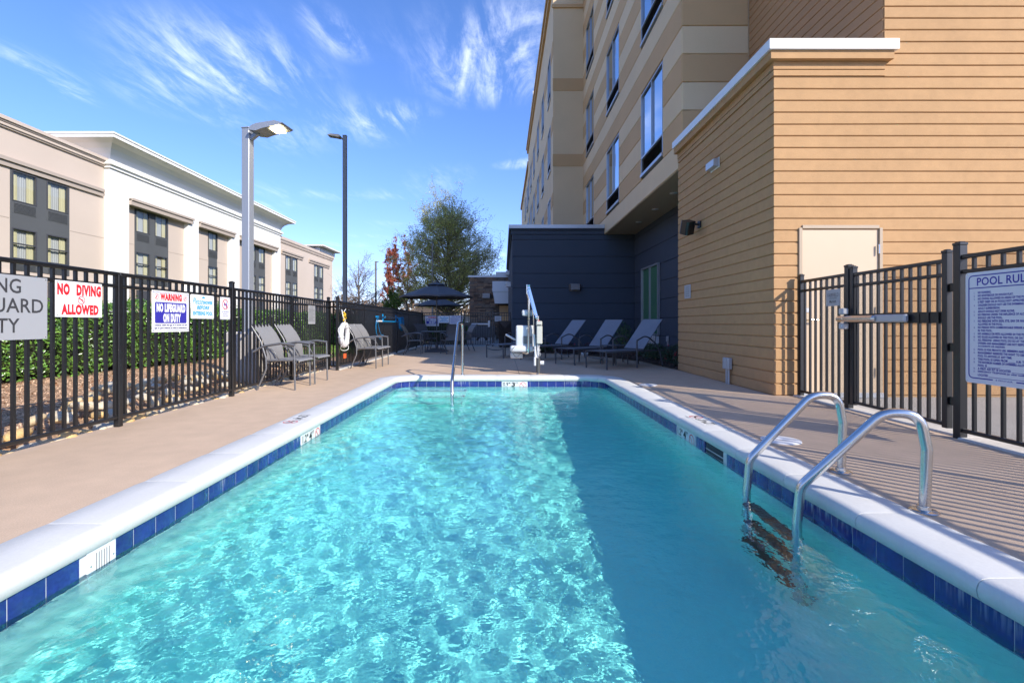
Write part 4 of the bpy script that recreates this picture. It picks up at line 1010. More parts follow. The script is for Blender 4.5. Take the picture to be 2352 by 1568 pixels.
for k, (x, y, r, h, c, lb, fl) in enumerate((
    (1.35, 15.8, .32, .28, 'dark leaf', 'low dark shrub with pink flowers behind the far lounger', 9),
    (2.05, 15.3, .34, .30, 'purple leaf', 'low purplish shrub against the navy wall between loungers', 7),
    (2.75, 14.6, .35, .34, 'purple leaf', 'purplish shrub with a few pink flowers behind the middle lounger', 8),
    (3.95, 15.6, .36, .95, 'conifer', 'upright green dwarf conifer behind the middle lounger', 0),
    (4.05, 13.5, .34, .36, 'dark leaf', 'dark green shrub below the green curtained window', 5),
    (3.95, 12.3, .36, .38, 'dark leaf', 'dark green shrub behind the near lounger', 0),
    (4.1, 11.2, .38, .42, 'dark leaf', 'dark bushy shrub near the wing corner', 6),
    (4.0, 10.3, .33, .34, 'dark leaf', 'last dark shrub touching the ochre wing corner', 7))):
    shrub(x, y, r, h, M[c], lb, 1500, 50+k, fl)
o = empty('valve_box', (2.35, 13.75, .01), 0, label='small white plastic fitting lying in the bed between two loungers', cat='fitting')
MB().box(-.08, .08, -.06, .06, 0, .07, c=.01).tube([(-.1, 0, .07), (.1, 0, .07)], .03, 10).build('fitting_body', M['white'], o)
# ---------------------------------------------------------------- river stones along the fence
rocks = empty('river_stones', (0, 0, 0), label='band of rounded tan river stones along the foot of the left fence', cat='stone edging')
rock_m = [world_coords(mat('river stone %s' % n, c, .8, noise=[(6, .18), (60, .15)], bump=(40, .004))) for n, c in (('tan', (.52, .40, .24)), ('ochre', (.56, .37, .16)), ('grey', (.48, .43, .34)), ('cream', (.60, .50, .35)))]
rock_me = []
for k in range(10):
    bm = bmesh.new(); bmesh.ops.create_icosphere(bm, subdivisions=2, radius=1); r_ = random.Random(k)
    ph = [(Vector((r_.gauss(0, 1), r_.gauss(0, 1), r_.gauss(0, 1))).normalized(), r_.uniform(.55, .85)) for _ in range(7)]
    for v in bm.verts:
        for d, cut in ph:
            e_ = v.co.dot(d)-cut
            if e_ > 0: v.co -= d*e_*.6
    me = bpy.data.meshes.new('stone'); bm.to_mesh(me); bm.free(); me.materials.append(rock_m[(0, 1, 0, 2, 3, 0, 1, 3, 0, 2)[k]]); me.polygons.foreach_set('use_smooth', [True]*len(me.polygons)); rock_me.append(me)
n = 0
def rock(x, y, z, s, keep=True):
    o = link(rnd.choice(rock_me), 'stone', rocks, (x, y, z), (rnd.uniform(-.4, .4), rnd.uniform(-.4, .4), rnd.uniform(0, 6.28))); o.scale = (s*rnd.uniform(.9, 1.5), s*rnd.uniform(.7, 1.1), s*rnd.uniform(.45, .75))
y = 2.2
while y < 9.6 and n < 95:      # row touching the deck
    s = rnd.uniform(.05, .095); rock(-3.70+rnd.uniform(-.02, .08), y, -.03, s); y += s*1.25; n += 1
while n < 240:
    y = rnd.uniform(2.2, 10.5); wide = .20 + .95*max(0, min(1, (y-4.2)/1.6)); q = rnd.random(); x = -3.82-q*wide
    s = rnd.uniform(.055, .095); z = -.01 + .17*math.sin(min(1, q*1.2)*math.pi*.6)*min(1, y/6)*.9; rock(x, y, z+rnd.uniform(-.01, .03), s); n += 1
# ---------------------------------------------------------------- fences
M['iron'] = mat('black powder coated aluminium', (.012, .012, .013), .32, spec=.6)
pick_me = {}
def picket_mesh(z0, z1, w=.022):
    k = (round(z0, 3), round(z1, 3), w)
    if k not in pick_me: pick_me[k] = MB().box(-w/2, w/2, -w/2, w/2, z0, z1).mesh('picket', M['iron'])
    return pick_me[k]
post_me = {}
def post(parent, x, y, rz, h, cap=True, w=.050, z0=-.04):
    k = (h, cap, w, z0)
    if k not in post_me: post_me[k] = MB().box(-w/2, w/2, -w/2, w/2, z0, h, c=.003).mesh('post', M['iron'])
    o = link(post_me[k], 'post', parent, (x, y, 0), (0, 0, rz))
    if cap:
        kk = ('cap', h, w)
        if kk not in post_me: post_me[kk] = MB().box(-w/2-.004, w/2+.004, -w/2-.004, w/2+.004, h, h+.022, c=.004).box(-w/2+.008, w/2-.008, -w/2+.008, w/2-.008, h+.022, h+.03, c=.003).mesh('post_cap', M['iron'])
        link(post_me[kk], 'post_cap', o, (0, 0, 0))
def run(parent, a, b, zt, zm, zb, step=.1003, z_top=None, rails=True, skip=None, first=.06):
    """rails and pickets from a to b in the parent's own frame"""
    a, b = Vector(a), Vector(b); L_ = (b-a).length; t = (b-a)/L_; rz = math.atan2(t.y, t.x); n_ = Vector((-t.y, t.x))
    for nm, z, w, h in (('top_rail', zt, .040, .034), ('mid_rail', zm, .034, .030), ('bottom_rail', zb, .034, .032)):
        me = MB().box(0, L_, -w/2, w/2, -h/2, h/2, c=.006).mesh(nm, M['iron']); link(me, nm, parent, (a.x, a.y, z), (0, 0, rz))
    pm = picket_mesh(zb-.016, zt-.01); s = first
    while s < L_-.03:
        p = a+t*s; link(pm, 'picket', parent, (p.x, p.y, 0), (0, 0, rz)); s += step
F1A, F1B, F1C = (-3.54, -1.4), (-3.53, 6.22), (-3.60, 9.86)
F2A, F2B = (-3.36, 9.70), (-3.36, 19.85)
lf = empty('iron_fence', (0, 0, 0), label='black picket fence along the left side of the pool deck', cat='fence')
ZT, ZM, ZB = 1.385, 1.275, .075
def lerp(a, b, t): return (a[0]+(b[0]-a[0])*t, a[1]+(b[1]-a[1])*t)
def fence_line(parent, pts, caps, h_cap=1.455, zt=ZT, zm=ZM, zb=ZB):
    for i, (a, b) in enumerate(zip(pts[:-1], pts[1:])):
        run(parent, a, b, zt, zm, zb, first=.075)
    for p, c in zip(pts, caps): post(parent, p[0], p[1], 0, h_cap if c else zt-.005, cap=c)
def at_y(a, b, y): return lerp(a, b, (y-a[1])/(b[1]-a[1]))
fence_line(lf, [at_y(F1A, F1B, 1.0), at_y(F1A, F1B, 2.57), at_y(F1A, F1B, 4.39), F1B, at_y(F1B, F1C, 8.05), F1C], [0, 0, 0, 1, 0, 1])
run(lf, F1C, F2A, ZT, ZM, ZB); 
lf2 = empty('iron_fence', (0, 0, 0), label='black picket fence from the life ring post to the rear corner', cat='fence')
fence_line(lf2, [F2A, (-3.36, 11.5), (-3.36, 13.3), (-3.36, 15.1), (-3.36, 16.9), (-3.36, 18.6), F2B], [1, 0, 0, 0, 0, 0, 1])
bf = empty('iron_fence', (0, 0, 0), label='black picket fence across the rear of the deck carrying three signs', cat='fence')
BY = 19.85
fence_line(bf, [(-3.33, BY), (-1.72, BY)], [0, 1])
fence_line(bf, [(-.42, BY), (.33, BY)], [1, 0])
def gate(name, a, b, label, zt, zm, zb, w=.05, h=None, latch_end=0, mirror=1):
    g = empty(name, (0, 0, 0), label=label, cat='gate'); a, b = Vector(a), Vector(b); t = (b-a).normalized(); rz = math.atan2(t.y, t.x)
    run(g, a, b, zt, zm, zb); h = h or zt+.02
    for p in (a, b): post(g, p.x, p.y, rz, h, cap=True, w=w, z0=zb-.03)
    return g, t, rz
rg, t_, rz_ = gate('iron_gate', (-1.60, BY), (-.52, BY), 'black picket gate with white push bar in the rear fence', ZT, ZM, ZB, h=1.44)
MB().box(-1.57, -.56, BY-.03, BY-.018, .86, .99).build('lock_plate', M['iron'], rg)
MB().box(-1.30, -.60, BY-.09, BY-.031, .89, .955, c=.01).build('push_bar', M['grey metal'], rg); MB().box(-.62, -.53, BY-.11, BY-.03, .80, 1.06, c=.01).build('latch_case', M['grey metal'], rg)
# right fence and gate
rf = empty('iron_fence', (0, 0, 0), label='black mesh backed picket fence carrying the pool rules sign on the right', cat='fence')
RT, RM, RB = 1.475, 1.355, .06
P1, P2, P3, P4 = (3.87, 6.20), (3.815, 5.27), (3.765, 4.05), (3.76, 3.93)
run(rf, P1, P2, RT, RM, RB, step=.112, first=.09); post(rf, *P1, 0, 1.545); post(rf, *P2, 0, 1.555, w=.062)
pts = [P4, (3.74, 2.1), (3.72, .3), (3.70, -1.5)]
for a, b in zip(pts[:-1], pts[1:]): run(rf, a, b, RT, RM, RB, step=.112, first=.12)
post(rf, *P4, 0, 1.575, w=.064)
for p in pts[1:]: post(rf, *p, 0, RT-.005, cap=False)
gg, t_, rz_ = gate('iron_gate', (P2[0]-.002, P2[1]-.075), (P3[0], P3[1]), 'black mesh backed gate with silver push bar in front of the tan door', RT-.01, RM-.01, RB+.02, w=.052, h=1.53)
def gl(mb, y0, y1, z0, z1, d0, d1, **k): return mb.box(3.79-d1, 3.79-d0, y0, y1, z0, z1, **k)
gl(MB(), 4.10, 5.16, .935, 1.035, .012, .020).build('lock_plate', M['iron'], gg)
gl(MB(), 4.42, 4.80, .945, 1.02, .03, .075, c=.012).build('bar_end', M['grey metal'], gg)
gl(MB(), 4.76, 5.30, .95, 1.015, .06, .115, c=.022).build('push_bar', M['steel'], gg)
gl(MB(), 5.19, 5.26, .87, .94, .03, .10, c=.01).box(3.69, 3.76, 5.19, 5.26, 1.03, 1.10, c=.01).build('latch_case', M['grey metal'], gg)
for z in (.25, .7, 1.2): MB().box(3.755, 3.785, 3.985, 4.02, z, z+.07, c=.004).build('hinge', M['iron'], gg)
def mesh_mat():
    m = bpy.data.materials.new('perforated black screen'); m.use_nodes = True; nt = m.node_tree; N = nt.nodes.new; L = nt.links.new
    g = N('ShaderNodeNewGeometry'); s = N('ShaderNodeSeparateXYZ'); L(g.outputs['Position'], s.inputs[0])
    def sn(sock_a, sign):
        a = N('ShaderNodeMath'); a.operation = 'MULTIPLY_ADD'; a.inputs[1].default_value = sign; L(s.outputs[2], a.inputs[0]); L(s.outputs[1], a.inputs[2])
        b = N('ShaderNodeMath'); b.operation = 'MULTIPLY'; b.inputs[1].default_value = 2*math.pi/.013; L(a.outputs[0], b.inputs[0])
        c = N('ShaderNodeMath'); c.operation = 'SINE'; L(b.outputs[0], c.inputs[0]); d = N('ShaderNodeMath'); d.operation = 'ABSOLUTE'; L(c.outputs[0], d.inputs[0]); return d.outputs[0]
    mn = N('ShaderNodeMath'); mn.operation = 'MINIMUM'; L(sn(0, .8), mn.inputs[0]); L(sn(0, -.8), mn.inputs[1])
    th = N('ShaderNodeMath'); th.operation = 'GREATER_THAN'; th.inputs[1].default_value = .27; L(mn.outputs[0], th.inputs[0])
    t = N('ShaderNodeBsdfTransparent'); mx = N('ShaderNodeMixShader'); b = nt.nodes['Principled BSDF']; b.inputs['Base Color'].default_value = (.03, .03, .032, 1); b.inputs['Roughness'].default_value = .5
    L(th.outputs[0], mx.inputs[0]); L(b.outputs[0], mx.inputs[1]); L(t.outputs[0], mx.inputs[2]); L(mx.outputs[0], nt.nodes['Material Output'].inputs[0]); return m
M['screen'] = mesh_mat()
def screen(a, b, z0, z1, parent): MB().add([(a[0]+.028, a[1], z0), (b[0]+.028, b[1], z0), (b[0]+.028, b[1], z1), (a[0]+.028, a[1], z1)], [(0, 1, 2, 3)]).build('mesh_screen', M['screen'], parent)
screen((3.85, 5.80), P2, RB, RT, rf); screen((3.812, 5.17), (3.77, 4.08), RB+.02, RT-.01, gg)
for a, b in zip(pts[:-1], pts[1:]): screen(a, b, RB, RT, rf)

# ---------------------------------------------------------------- signs
def board(name, x, y, z, rz, w, h, label, m='sign white', r=.0, t=.003, kind_='sign', group=None):
    """board with its lower left corner at the origin of its own frame, facing local -y"""
    e = empty(name, (x, y, z), rz, label=label, cat=kind_, group=group)
    if r:
        P = []
        for cx, cz, a0 in ((w-r, h-r, 0), (r, h-r, 90), (r, r, 180), (w-r, r, 270)):
            P += [(cx+r*math.cos(R(a0+k*22.5)), cz+r*math.sin(R(a0+k*22.5))) for k in range(5)]
        MB().prism(P, -t/2, t/2, 'y').build('board', M[m], e)
    else: MB().box(0, w, -t/2, t/2, 0, h).build('board', M[m], e)
    mb = MB(); [mb.lathe([(.0045, 0), (.004, .002)], (0, 0, 0), 8).v for _ in ()]
    for px, pz in ((.014, .014), (w-.014, .014), (.014, h-.014), (w-.014, h-.014)): mb.tube([(px, -t/2, pz), (px, -t/2-.002, pz)], .004, 8)
    mb.build('rivets', M['steel'], e)
    return e
def outline_box(parent, m, x0, x1, z0, z1, w, y=-.0021, name='border'):
    return strokes(parent, m, [[(x0, z0), (x1, z0)], [(x1, z0), (x1, z1)], [(x1, z1), (x0, z1)], [(x0, z1), (x0, z0)]], w, name, y)
def fx(y): p = at_y(F1A, F1B, y); return p[0]+.024
def no_person(d, cx, cz, r):
    ring_icon(cx, cz, r, r*.16, M['ink red'], d, slash=(1, 1))
    s = r*.62; strokes(d, M['ink red'], [[(cx, cz+s*.7), (cx, cz)], [(cx-s*.45, cz+s*.35), (cx+s*.45, cz+s*.45)], [(cx-s*.4, cz-s*.8), (cx, cz), (cx+s*.35, cz-s*.7)]], r*.22, 'person_symbol', -.0022)
def warning_sign(x, y, z, rz, w, h, label):
    d = board('warning_sign', x, y, z, rz, w, h, label)
    outline_box(d, M['ink blue'], .016*w/.6, w-.016*w/.6, .018, h-.016, .004)
    text('WARNING', w*.205, w*.79, h*.765, h*.945, M['ink red'], d, bold=.075)
    no_person(d, w*.115, h*.855, h*.068); no_person(d, w*.885, h*.855, h*.068)
    # rounded blue panel
    r = h*.04; P = []
    for cx, cz, a0 in ((w*.93-r, h*.725-r, 0), (w*.07+r, h*.725-r, 90), (w*.07+r, h*.215+r, 180), (w*.93-r, h*.215+r, 270)): P += [(cx+r*math.cos(R(a0+k*22.5)), cz+r*math.sin(R(a0+k*22.5))) for k in range(5)]
    flat(d, M['ink blue'], P, 'blue_panel', -.0020)
    text('NO LIFEGUARD', w*.11, w*.89, h*.485, h*.695, M['sign white'], d, bold=.07, y=-.0026); text('ON DUTY', w*.28, w*.76, h*.235, h*.455, M['sign white'], d, bold=.07, y=-.0026)
    text('Children under the age of 14 should not use', w*.06, w*.94, h*.135, h*.195, M['ink navy'], d, bold=.05); text('spa or pool without an adult in attendance.', w*.06, w*.94, h*.065, h*.125, M['ink navy'], d, bold=.05)
    return d
def shower_sign(x, y, z, rz, w, h, label):
    d = board('shower_sign', x, y, z, rz, w, h, label, r=.012)
    flat(d, M['ink sky'], [(w*.44, h*.86), (w*.49, h*.92), (w*.53, h*.94), (w*.57, h*.92), (w*.62, h*.86)], 'shower_head')
    strokes(d, M['ink sky'], [[(w*a, h*.84), (w*b, h*.73)] for a, b in ((.20, .12), (.30, .25), (.75, .80), (.86, .93))] + [[(w*a, h*.5), (w*b, h*.36)] for a, b in ((.22, .17), (.16, .10), (.84, .89), (.90, .97))] + [[(w*a, h*.10), (w*a-.004, h*.04)] for a in (.15, .3, .42, .6, .72, .85)], .0018, 'water_spray')
    text('Please', w*.07, w*.50, h*.60, h*.86, M['ink sky'], d, bold=.008, shear=.35); text('SHOWER', w*.51, w*.94, h*.61, h*.76, M['ink sky'], d, bold=.06)
    text('BEFORE', w*.24, w*.80, h*.39, h*.55, M['ink sky'], d, bold=.05, shear=.3); text('ENTERING POOL', w*.09, w*.94, h*.14, h*.31, M['ink sky'], d, bold=.06)
    return d
RULES = [('1.', 'NO RUNNING.'), ('2.', 'NO BOISTEROUS OR ROUGH PLAY.'), ('3.', 'NO DIVING ALLOWED IN AREAS OF THE POOL LESS THAN'), ('', '5 FEET DEEP OR IN POOLS NOT APPROVED FOR DIVING.'), ('4.', 'CHILDREN SHOULD NOT USE THE SWIMMING POOL WITHOUT'), ('', 'ADULT SUPERVISION.'), ('5.', 'ADULTS SHOULD NOT SWIM ALONE.'), ('6.', 'NO PERSONS UNDER THE INFLUENCE OF ALCOHOL OR DRUGS'), ('', 'SHOULD USE THE POOL.'), ('7.', 'NO PERSONS WITH SKIN, EYE, EAR OR NASAL INFECTIONS'), ('', 'ALLOWED IN THE POOL.'), ('8.', 'NO PERSON WITH COMMUNICABLE DISEASE ALLOWED'), ('', 'IN THE POOL.'), ('9.', 'NO ANIMALS OR PETS ALLOWED IN THE POOL OR AREA.'), ('10.', 'NO GLASS ALLOWED IN THE POOL OR ON THE DECK.'), ('11.', 'ALL PERSONS  USING POOL DO SO AT THEIR OWN RISK.'), ('', 'OWNERS AND MANAGEMENT ARE NOT RESPONSIBLE FOR'), ('', 'ACCIDENTS OR INJURIES.'), ('12.', 'POOL IS FOR PRIVATE USE. MEMBERS AND GUESTS ONLY.'), ('13.', 'MANAGEMENT RESERVES THE RIGHT TO DENY USE OF'), ('', 'POOL TO ANYONE AT ANY TIME.'), ('14.', 'THIS POOL IS OPEN FROM _____ A.M. TO _____ P.M.'), ('15.', 'THE MAXIMUM NUMBER OF SWIMMERS ALLOWED IN THE'), ('', 'POOL IS _________.'), ('16.', 'A FIRST AID KIT IS LOCATED ________________'), ('17.', 'EMERGENCY TELEPHONE [or other notification device] IS'), ('', 'LOCATED _____________________________')]
def rules_sign(x, y, z, rz, w, h, label, detail=True):
    d = board('pool_rules_sign', x, y, z, rz, w, h, label, m='rules board', r=.02)
    m = M['ink blue']; r = .03
    P = []
    for cx, cz, a0 in ((w-.028-r, h-.028-r, 0), (.028+r, h-.028-r, 90), (.028+r, .04+r, 180), (w-.028-r, .04+r, 270)): P += [(cx+r*math.cos(R(a0+k*18)), cz+r*math.sin(R(a0+k*18))) for k in range(6)]
    strokes(d, m, [P[12:] + P[:13]] if False else [P + [P[0]]], .009, 'border'); strokes(d, m, [[(.03, h-.125), (w-.03, h-.125)]], .008, 'title_rule')
    text('POOL RULES', w*.155, w*.86, h-.108, h-.045, m, d, bold=.02)
    n = len(RULES); top = h-.150; st = (top-.055)/n
    for k, (a, b) in enumerate(RULES):
        z0 = top-k*st-st*.82
        if a: text(a, .05, .095, z0, z0+st*.60, m, d, bold=.02, keep=.62)
        L_ = len(b); text(b, .10, .10+min(w-.135, L_*.0094), z0-(.004 if ('_' in b or ',' in b) else 0), z0+st*.72, m, d, bold=.05)
    flat(d, M['rules board'], [(w*.36, .033), (w*.64, .033), (w*.64, .047), (w*.36, .047)], 'maker_gap', -.0026); text('PENTAIR', w*.43, w*.6, .034, .046, m, d, bold=.01, y=-.0029)
    flat(d, m, [(w*.395, .040), (w*.405, .034), (w*.415, .040), (w*.405, .046)], 'maker_mark', -.0029)
    return d
M['rules board'] = mat('pale sign board', (.70, .72, .76), .35)
L90 = R(90)
g = board('pool_notice_sign', fx(2.95), 2.66, .815, L90, 1.02, .465, 'large silver sign with dark WARNING NO LIFEGUARD ON DUTY lettering at the far left', m='sign grey')
text('WARNING', .20, .819, .335, .44, M['ink grey'], g, bold=.01); text('NO LIFEGUARD', .033, .987, .195, .30, M['ink grey'], g, bold=.01); text('ON DUTY', .21, .809, .05, .155, M['ink grey'], g, bold=.01)
d = board('no_diving_sign', fx(3.96), 3.745, .985, L90, .435, .29, 'white NO DIVING ALLOWED sign in red letters on the left fence')
text('NO', .015, .125, .175, .27, M['ink red'], d, bold=.07); text('DIVING', .185, .425, .175, .27, M['ink red'], d, bold=.07); text('ALLOWED', .05, .40, .018, .105, M['ink red'], d, bold=.07)
ring_icon(.232, .141, .034, .0055, M['ink red'], d, slash=(-1, 1)); diver(d, M['ink red'], .232, .141, .024); text('38-1203', .008, .013, .02, .05, M['ink red'], d)
warning_sign(fx(5.05), 4.775, .845, L90, .56, .425, 'blue and white WARNING NO LIFEGUARD ON DUTY sign on the near left fence')
shower_sign(fx(5.58), 5.37, .99, L90, .425, .275, 'white sign with blue Please SHOWER BEFORE ENTERING POOL lettering on the left fence')
d = board('no_glassware_sign', fx(6.03), 5.925, .985, L90, .215, .28, 'narrow white No Glassware Allowed in Pool Area sign beside the fence post', r=.01)
outline_box(d, M['ink blue'], .008, .207, .008, .272, .0025); flat(d, M['ink blue'], [(.125, .145), (.145, .145), (.145, .195), (.138, .21), (.138, .235), (.132, .235), (.132, .21), (.125, .195)], 'bottle_symbol')
flat(d, M['ink blue'], [(.08, .205), (.118, .205), (.115, .18), (.102, .172), (.102, .15), (.112, .146), (.086, .146), (.096, .15), (.096, .172), (.083, .18)], 'glass_symbol'); ring_icon(.108, .19, .066, .010, M['ink red'], d, slash=(-1, 1))
for k, s in enumerate(('No Glassware', 'Allowed in', 'Pool Area')): text(s, (.03, .05, .05)[k], (.185, .165, .165)[k], .09-k*.027, .108-k*.027, M['ink blue'], d, bold=.01)
px = at_y(F1B, F1C, 8.9)[0]+.024
d = board('notice_sign', px, 8.74, .925, L90+.027, .34, .345, 'small grey printed notice sign above the second pair of chairs on the left fence', m='sign grey')
text('Pool Rules', .10, .24, .305, .325, M['ink grey'], d)
for k in range(12): strokes(d, M['ink grey'], [[(.03, .285-k*.021), (.30 if k % 3 else .24, .285-k*.021)]], .005, 'print_line')
warning_sign(-3.22, BY-.022, .84, 0, .56, .42, 'small WARNING NO LIFEGUARD ON DUTY sign seen on the rear fence behind the table')
shower_sign(-2.655, BY-.022, .97, 0, .42, .29, 'small blue lettered shower sign on the rear fence between two signs')
d = board('pool_rules_sign', -2.22, BY-.022, .90, 0, .55, .37, 'small framed pool rules sign on the rear fence left of the gate', r=.01)
outline_box(d, M['ink blue'], .012, .538, .012, .358, .006); text('POOL RULES', .10, .45, .305, .345, M['ink blue'], d, bold=.02); strokes(d, M['ink blue'], [[(.012, .292), (.538, .292)]], .005, 'title_rule')
for k in range(11): strokes(d, M['ink blue'], [[(.04, .27-k*.022), (.50-(k*37 % 11)*.02, .27-k*.022)]], .008, 'print_line')
d = board('notice_sign', -.34, BY-.022, 1.03, 0, .27, .22, 'pale small notice sign on the rear fence right of the gate', m='sign grey')
for k in range(4): strokes(d, M['ink grey'], [[(.05, .16-k*.035), (.22, .16-k*.035)]], .009, 'print_line')
rules_sign(3.72, 3.84, .465, R(-90.6), .60, .87, 'large white and blue POOL RULES board on the right fence')
d = board('hotel_name_plate', 3.785+.01, 5.61, 1.135, R(-93), .25, .19, 'small silver hotel name plate on the right fence panel', m='sign grey')
text('FAIRFIELD', .03, .225, .105, .145, M['ink grey'], d, bold=-.003); text('INN & SUITES', .06, .20, .082, .096, M['ink grey'], d); text('Marriott', .065, .185, .035, .068, M['ink grey'], d, bold=.02)
d = board('wall_notice', WX-.024, 9.36, 1.42, R(-90), .31, .26, 'small pale printed notice on the brown siding near the navy wall', m='sign grey')
for k, s in enumerate(('VISIT', 'FAIRFIELD INN', '& SUITES', 'HOTEL GUESTS', 'ONLY PLEASE')): text(s, .07, .24, .205-k*.042, .225-k*.042, M['ink grey'], d)
# ---------------------------------------------------------------- furniture
M['frame grey'] = mat('grey powder coated frame', (.16, .16, .165), .38, metal=.35); M['frame dark'] = mat('charcoal powder coated frame', (.095, .097, .108), .4, metal=.2)
def sling_mat(name, col):
    m = world_coords(mat(name, col, .55, noise=[(700, .18, 1), (3, .05)])); return m
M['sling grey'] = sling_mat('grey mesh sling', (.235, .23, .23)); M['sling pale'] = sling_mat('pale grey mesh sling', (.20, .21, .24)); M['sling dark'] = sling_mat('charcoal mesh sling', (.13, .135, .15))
def sheet(prof, y0, y1, m, name, parent, t=.008):
    n = len(prof); vs = [(x, y, z) for y in (y0, y1) for x, z in prof]; nr = []
    for i in range(n):
        a, b = prof[max(0, i-1)], prof[min(n-1, i+1)]; dx, dz = b[0]-a[0], b[1]-a[1]; l = math.hypot(dx, dz); nr.append((-dz/l*t, dx/l*t))
    vs += [(x+nr[i][0], y, z+nr[i][1]) for y in (y0, y1) for i, (x, z) in enumerate(prof)]
    fs = []
    for i in range(n-1):
        fs += [(i, i+1, n+i+1, n+i), (2*n+i, 3*n+i, 3*n+i+1, 2*n+i+1), (i, 2*n+i, 2*n+i+1, i+1), (n+i, n+i+1, 3*n+i+1, 3*n+i)]
    fs += [(0, n, 3*n, 2*n), (n-1, 3*n-1, 4*n-1, 2*n-1)]
    return MB().add(vs, fs).build(name, m, parent, smooth=True, angle=40)
def make_chair(label, fm, sm_, group):
    c = empty('armchair', label=label, cat='chair', group=group)
    for s in (-1, 1):
        y = s*.265
        MB().tube(bez([((.25, y, 0), 0), ((.235, y, .635), .03), ((.19, y, .64), 0)], 4), .0135, 8).build('leg', M[fm], c, smooth=True, angle=50)
        MB().tube(bez([((-.29, y, 0), 0), ((-.16, y, .30), .1), ((-.165, y, .46), .15), ((-.24, y, .70), .2), ((-.385, y, .935), 0)], 5), .0135, 8).build('leg', M[fm], c, smooth=True, angle=50)
        mb = MB(); pts = bez([((.245, y, .638), 0), ((.06, y, .665), .3), ((-.20, y, .625), .2), ((-.34, y, .545), 0)], 5)
        mb.tube(pts, .017, 8, squash=1.4); mb.build('arm', M[fm], c, smooth=True, angle=50)
        MB().tube(bez([((-.22, y*.97, .60), 0), ((-.07, y*.97, .58), .1), ((.02, y*.97, .425), 0)], 6), .009, 6).build('arm_brace', M[fm], c, smooth=True)
        MB().tube([(-.18, y*.96, .42), (.26, y*.96, .425)], .012, 8).build('seat_rail', M[fm], c, smooth=True, angle=50)
    MB().tube([(.225, -.26, .40)] + [(.225, .26*t/5, .40-.045*(1-(t/5)**2)) for t in range(-4, 5)] + [(.225, .26, .40)], .013, 8).build('crossbar', M[fm], c, smooth=True, angle=50)
    MB().tube([(-.15, -.26, .39), (-.15, .26, .39)], .012, 8).build('crossbar', M[fm], c, smooth=True, angle=50)
    MB().tube([(-.385, -.265, .932), (-.375, -.1, .918), (-.375, .1, .918), (-.385, .265, .932)], .012, 8).build('top_rail', M[fm], c, smooth=True, angle=50)
    sheet([(-.17, .425), (-.10, .418), (.1, .412), (.22, .425), (.285, .418), (.30, .40)], -.245, .245, M[sm_], 'seat', c)
    sheet([(-.165, .43), (-.158, .50), (-.175, .60), (-.215, .70), (-.27, .80), (-.345, .895), (-.38, .93)], -.25, .25, M[sm_], 'backrest', c, t=-.008)
    return c
chA = make_chair('near grey sling armchair by the left fence, left one of the front pair', 'frame grey', 'sling grey', 'sling armchairs round the deck')
chA.location = (-3.20, 7.05, DZ)
def place(src, x, y, a, label, **swap):
    o = copy_tree(src); o.location = (x, y, DZ); o.rotation_euler = (0, 0, R(a)); o['label'] = label
    for ch in o.children_recursive:
        if ch.data.materials[0] == M['frame grey'] and 'dark' in swap: ch.material_slots[0].link = 'OBJECT'; ch.material_slots[0].material = M[swap['frame']]
        elif 'dark' in swap: ch.material_slots[0].link = 'OBJECT'; ch.material_slots[0].material = M[swap['dark']]
    return o
place(chA, -3.19, 7.74, 0, 'grey sling armchair by the left fence, right one of the front pair')
place(chA, -2.92, 10.33, 0, 'grey sling armchair beside the life ring, nearer of the second pair')
place(chA, -2.91, 10.84, 0, 'grey sling armchair beside the life ring, farther of the second pair')
place(chA, -2.78, 15.0, 4, 'tan backed armchair left of the table, seen from its side', dark='sling tan', frame='frame grey') if 'sling tan' in M else None
M['sling tan'] = sling_mat('taupe mesh sling', (.27, .23, .16))
place(chA, -2.80, 15.0, 4, 'taupe armchair left of the umbrella table, seen side on', dark='sling tan', frame='frame grey')
place(chA, -2.72, 17.0, -40, 'dark armchair behind the umbrella table against the rear corner', dark='sling dark', frame='frame dark')
place(chA, -1.62, 15.05, 118, 'dark armchair in front of the umbrella table with its back to the pool', dark='sling dark', frame='frame dark')
place(chA, -1.35, 16.75, 205, 'charcoal armchair right of the umbrella table, partly behind the handrail', dark='sling dark', frame='frame dark')
# table and umbrellas
M['canopy'] = mat('charcoal canopy fabric', (.085, .092, .108), .8, noise=[(4, .08), (300, .1, 1)])
tb = empty('patio_table', (-2.235, 16.15, DZ), label='round dark patio table under the near umbrella', cat='table')
MB().lathe([(.03, .66), (.50, .665), (.53, .675), (.53, .69), (.50, .70), (.035, .70)], n=36).build('table_top', M['frame dark'], tb, smooth=True, angle=30)
for k in range(4):
    a = R(45+90*k); c_, s_ = math.cos(a), math.sin(a); pr = bez([((.40, .66), 0), ((.30, .42), .2), ((.32, .22), .2), ((.48, .0), 0)], 5) if False else [(.40, .66), (.36, .52), (.30, .40), (.28, .30), (.33, .16), (.46, .0)]
    MB().tube([(r_*c_, r_*s_, z) for r_, z in pr], .015, 8).build('leg', M['frame dark'], tb, smooth=True)
mb = MB().tube([(.29*math.cos(R(a)), .29*math.sin(R(a)), .33) for a in range(0, 360, 20)], .009, 6, closed=True).build('leg_ring', M['frame dark'], tb, smooth=True)
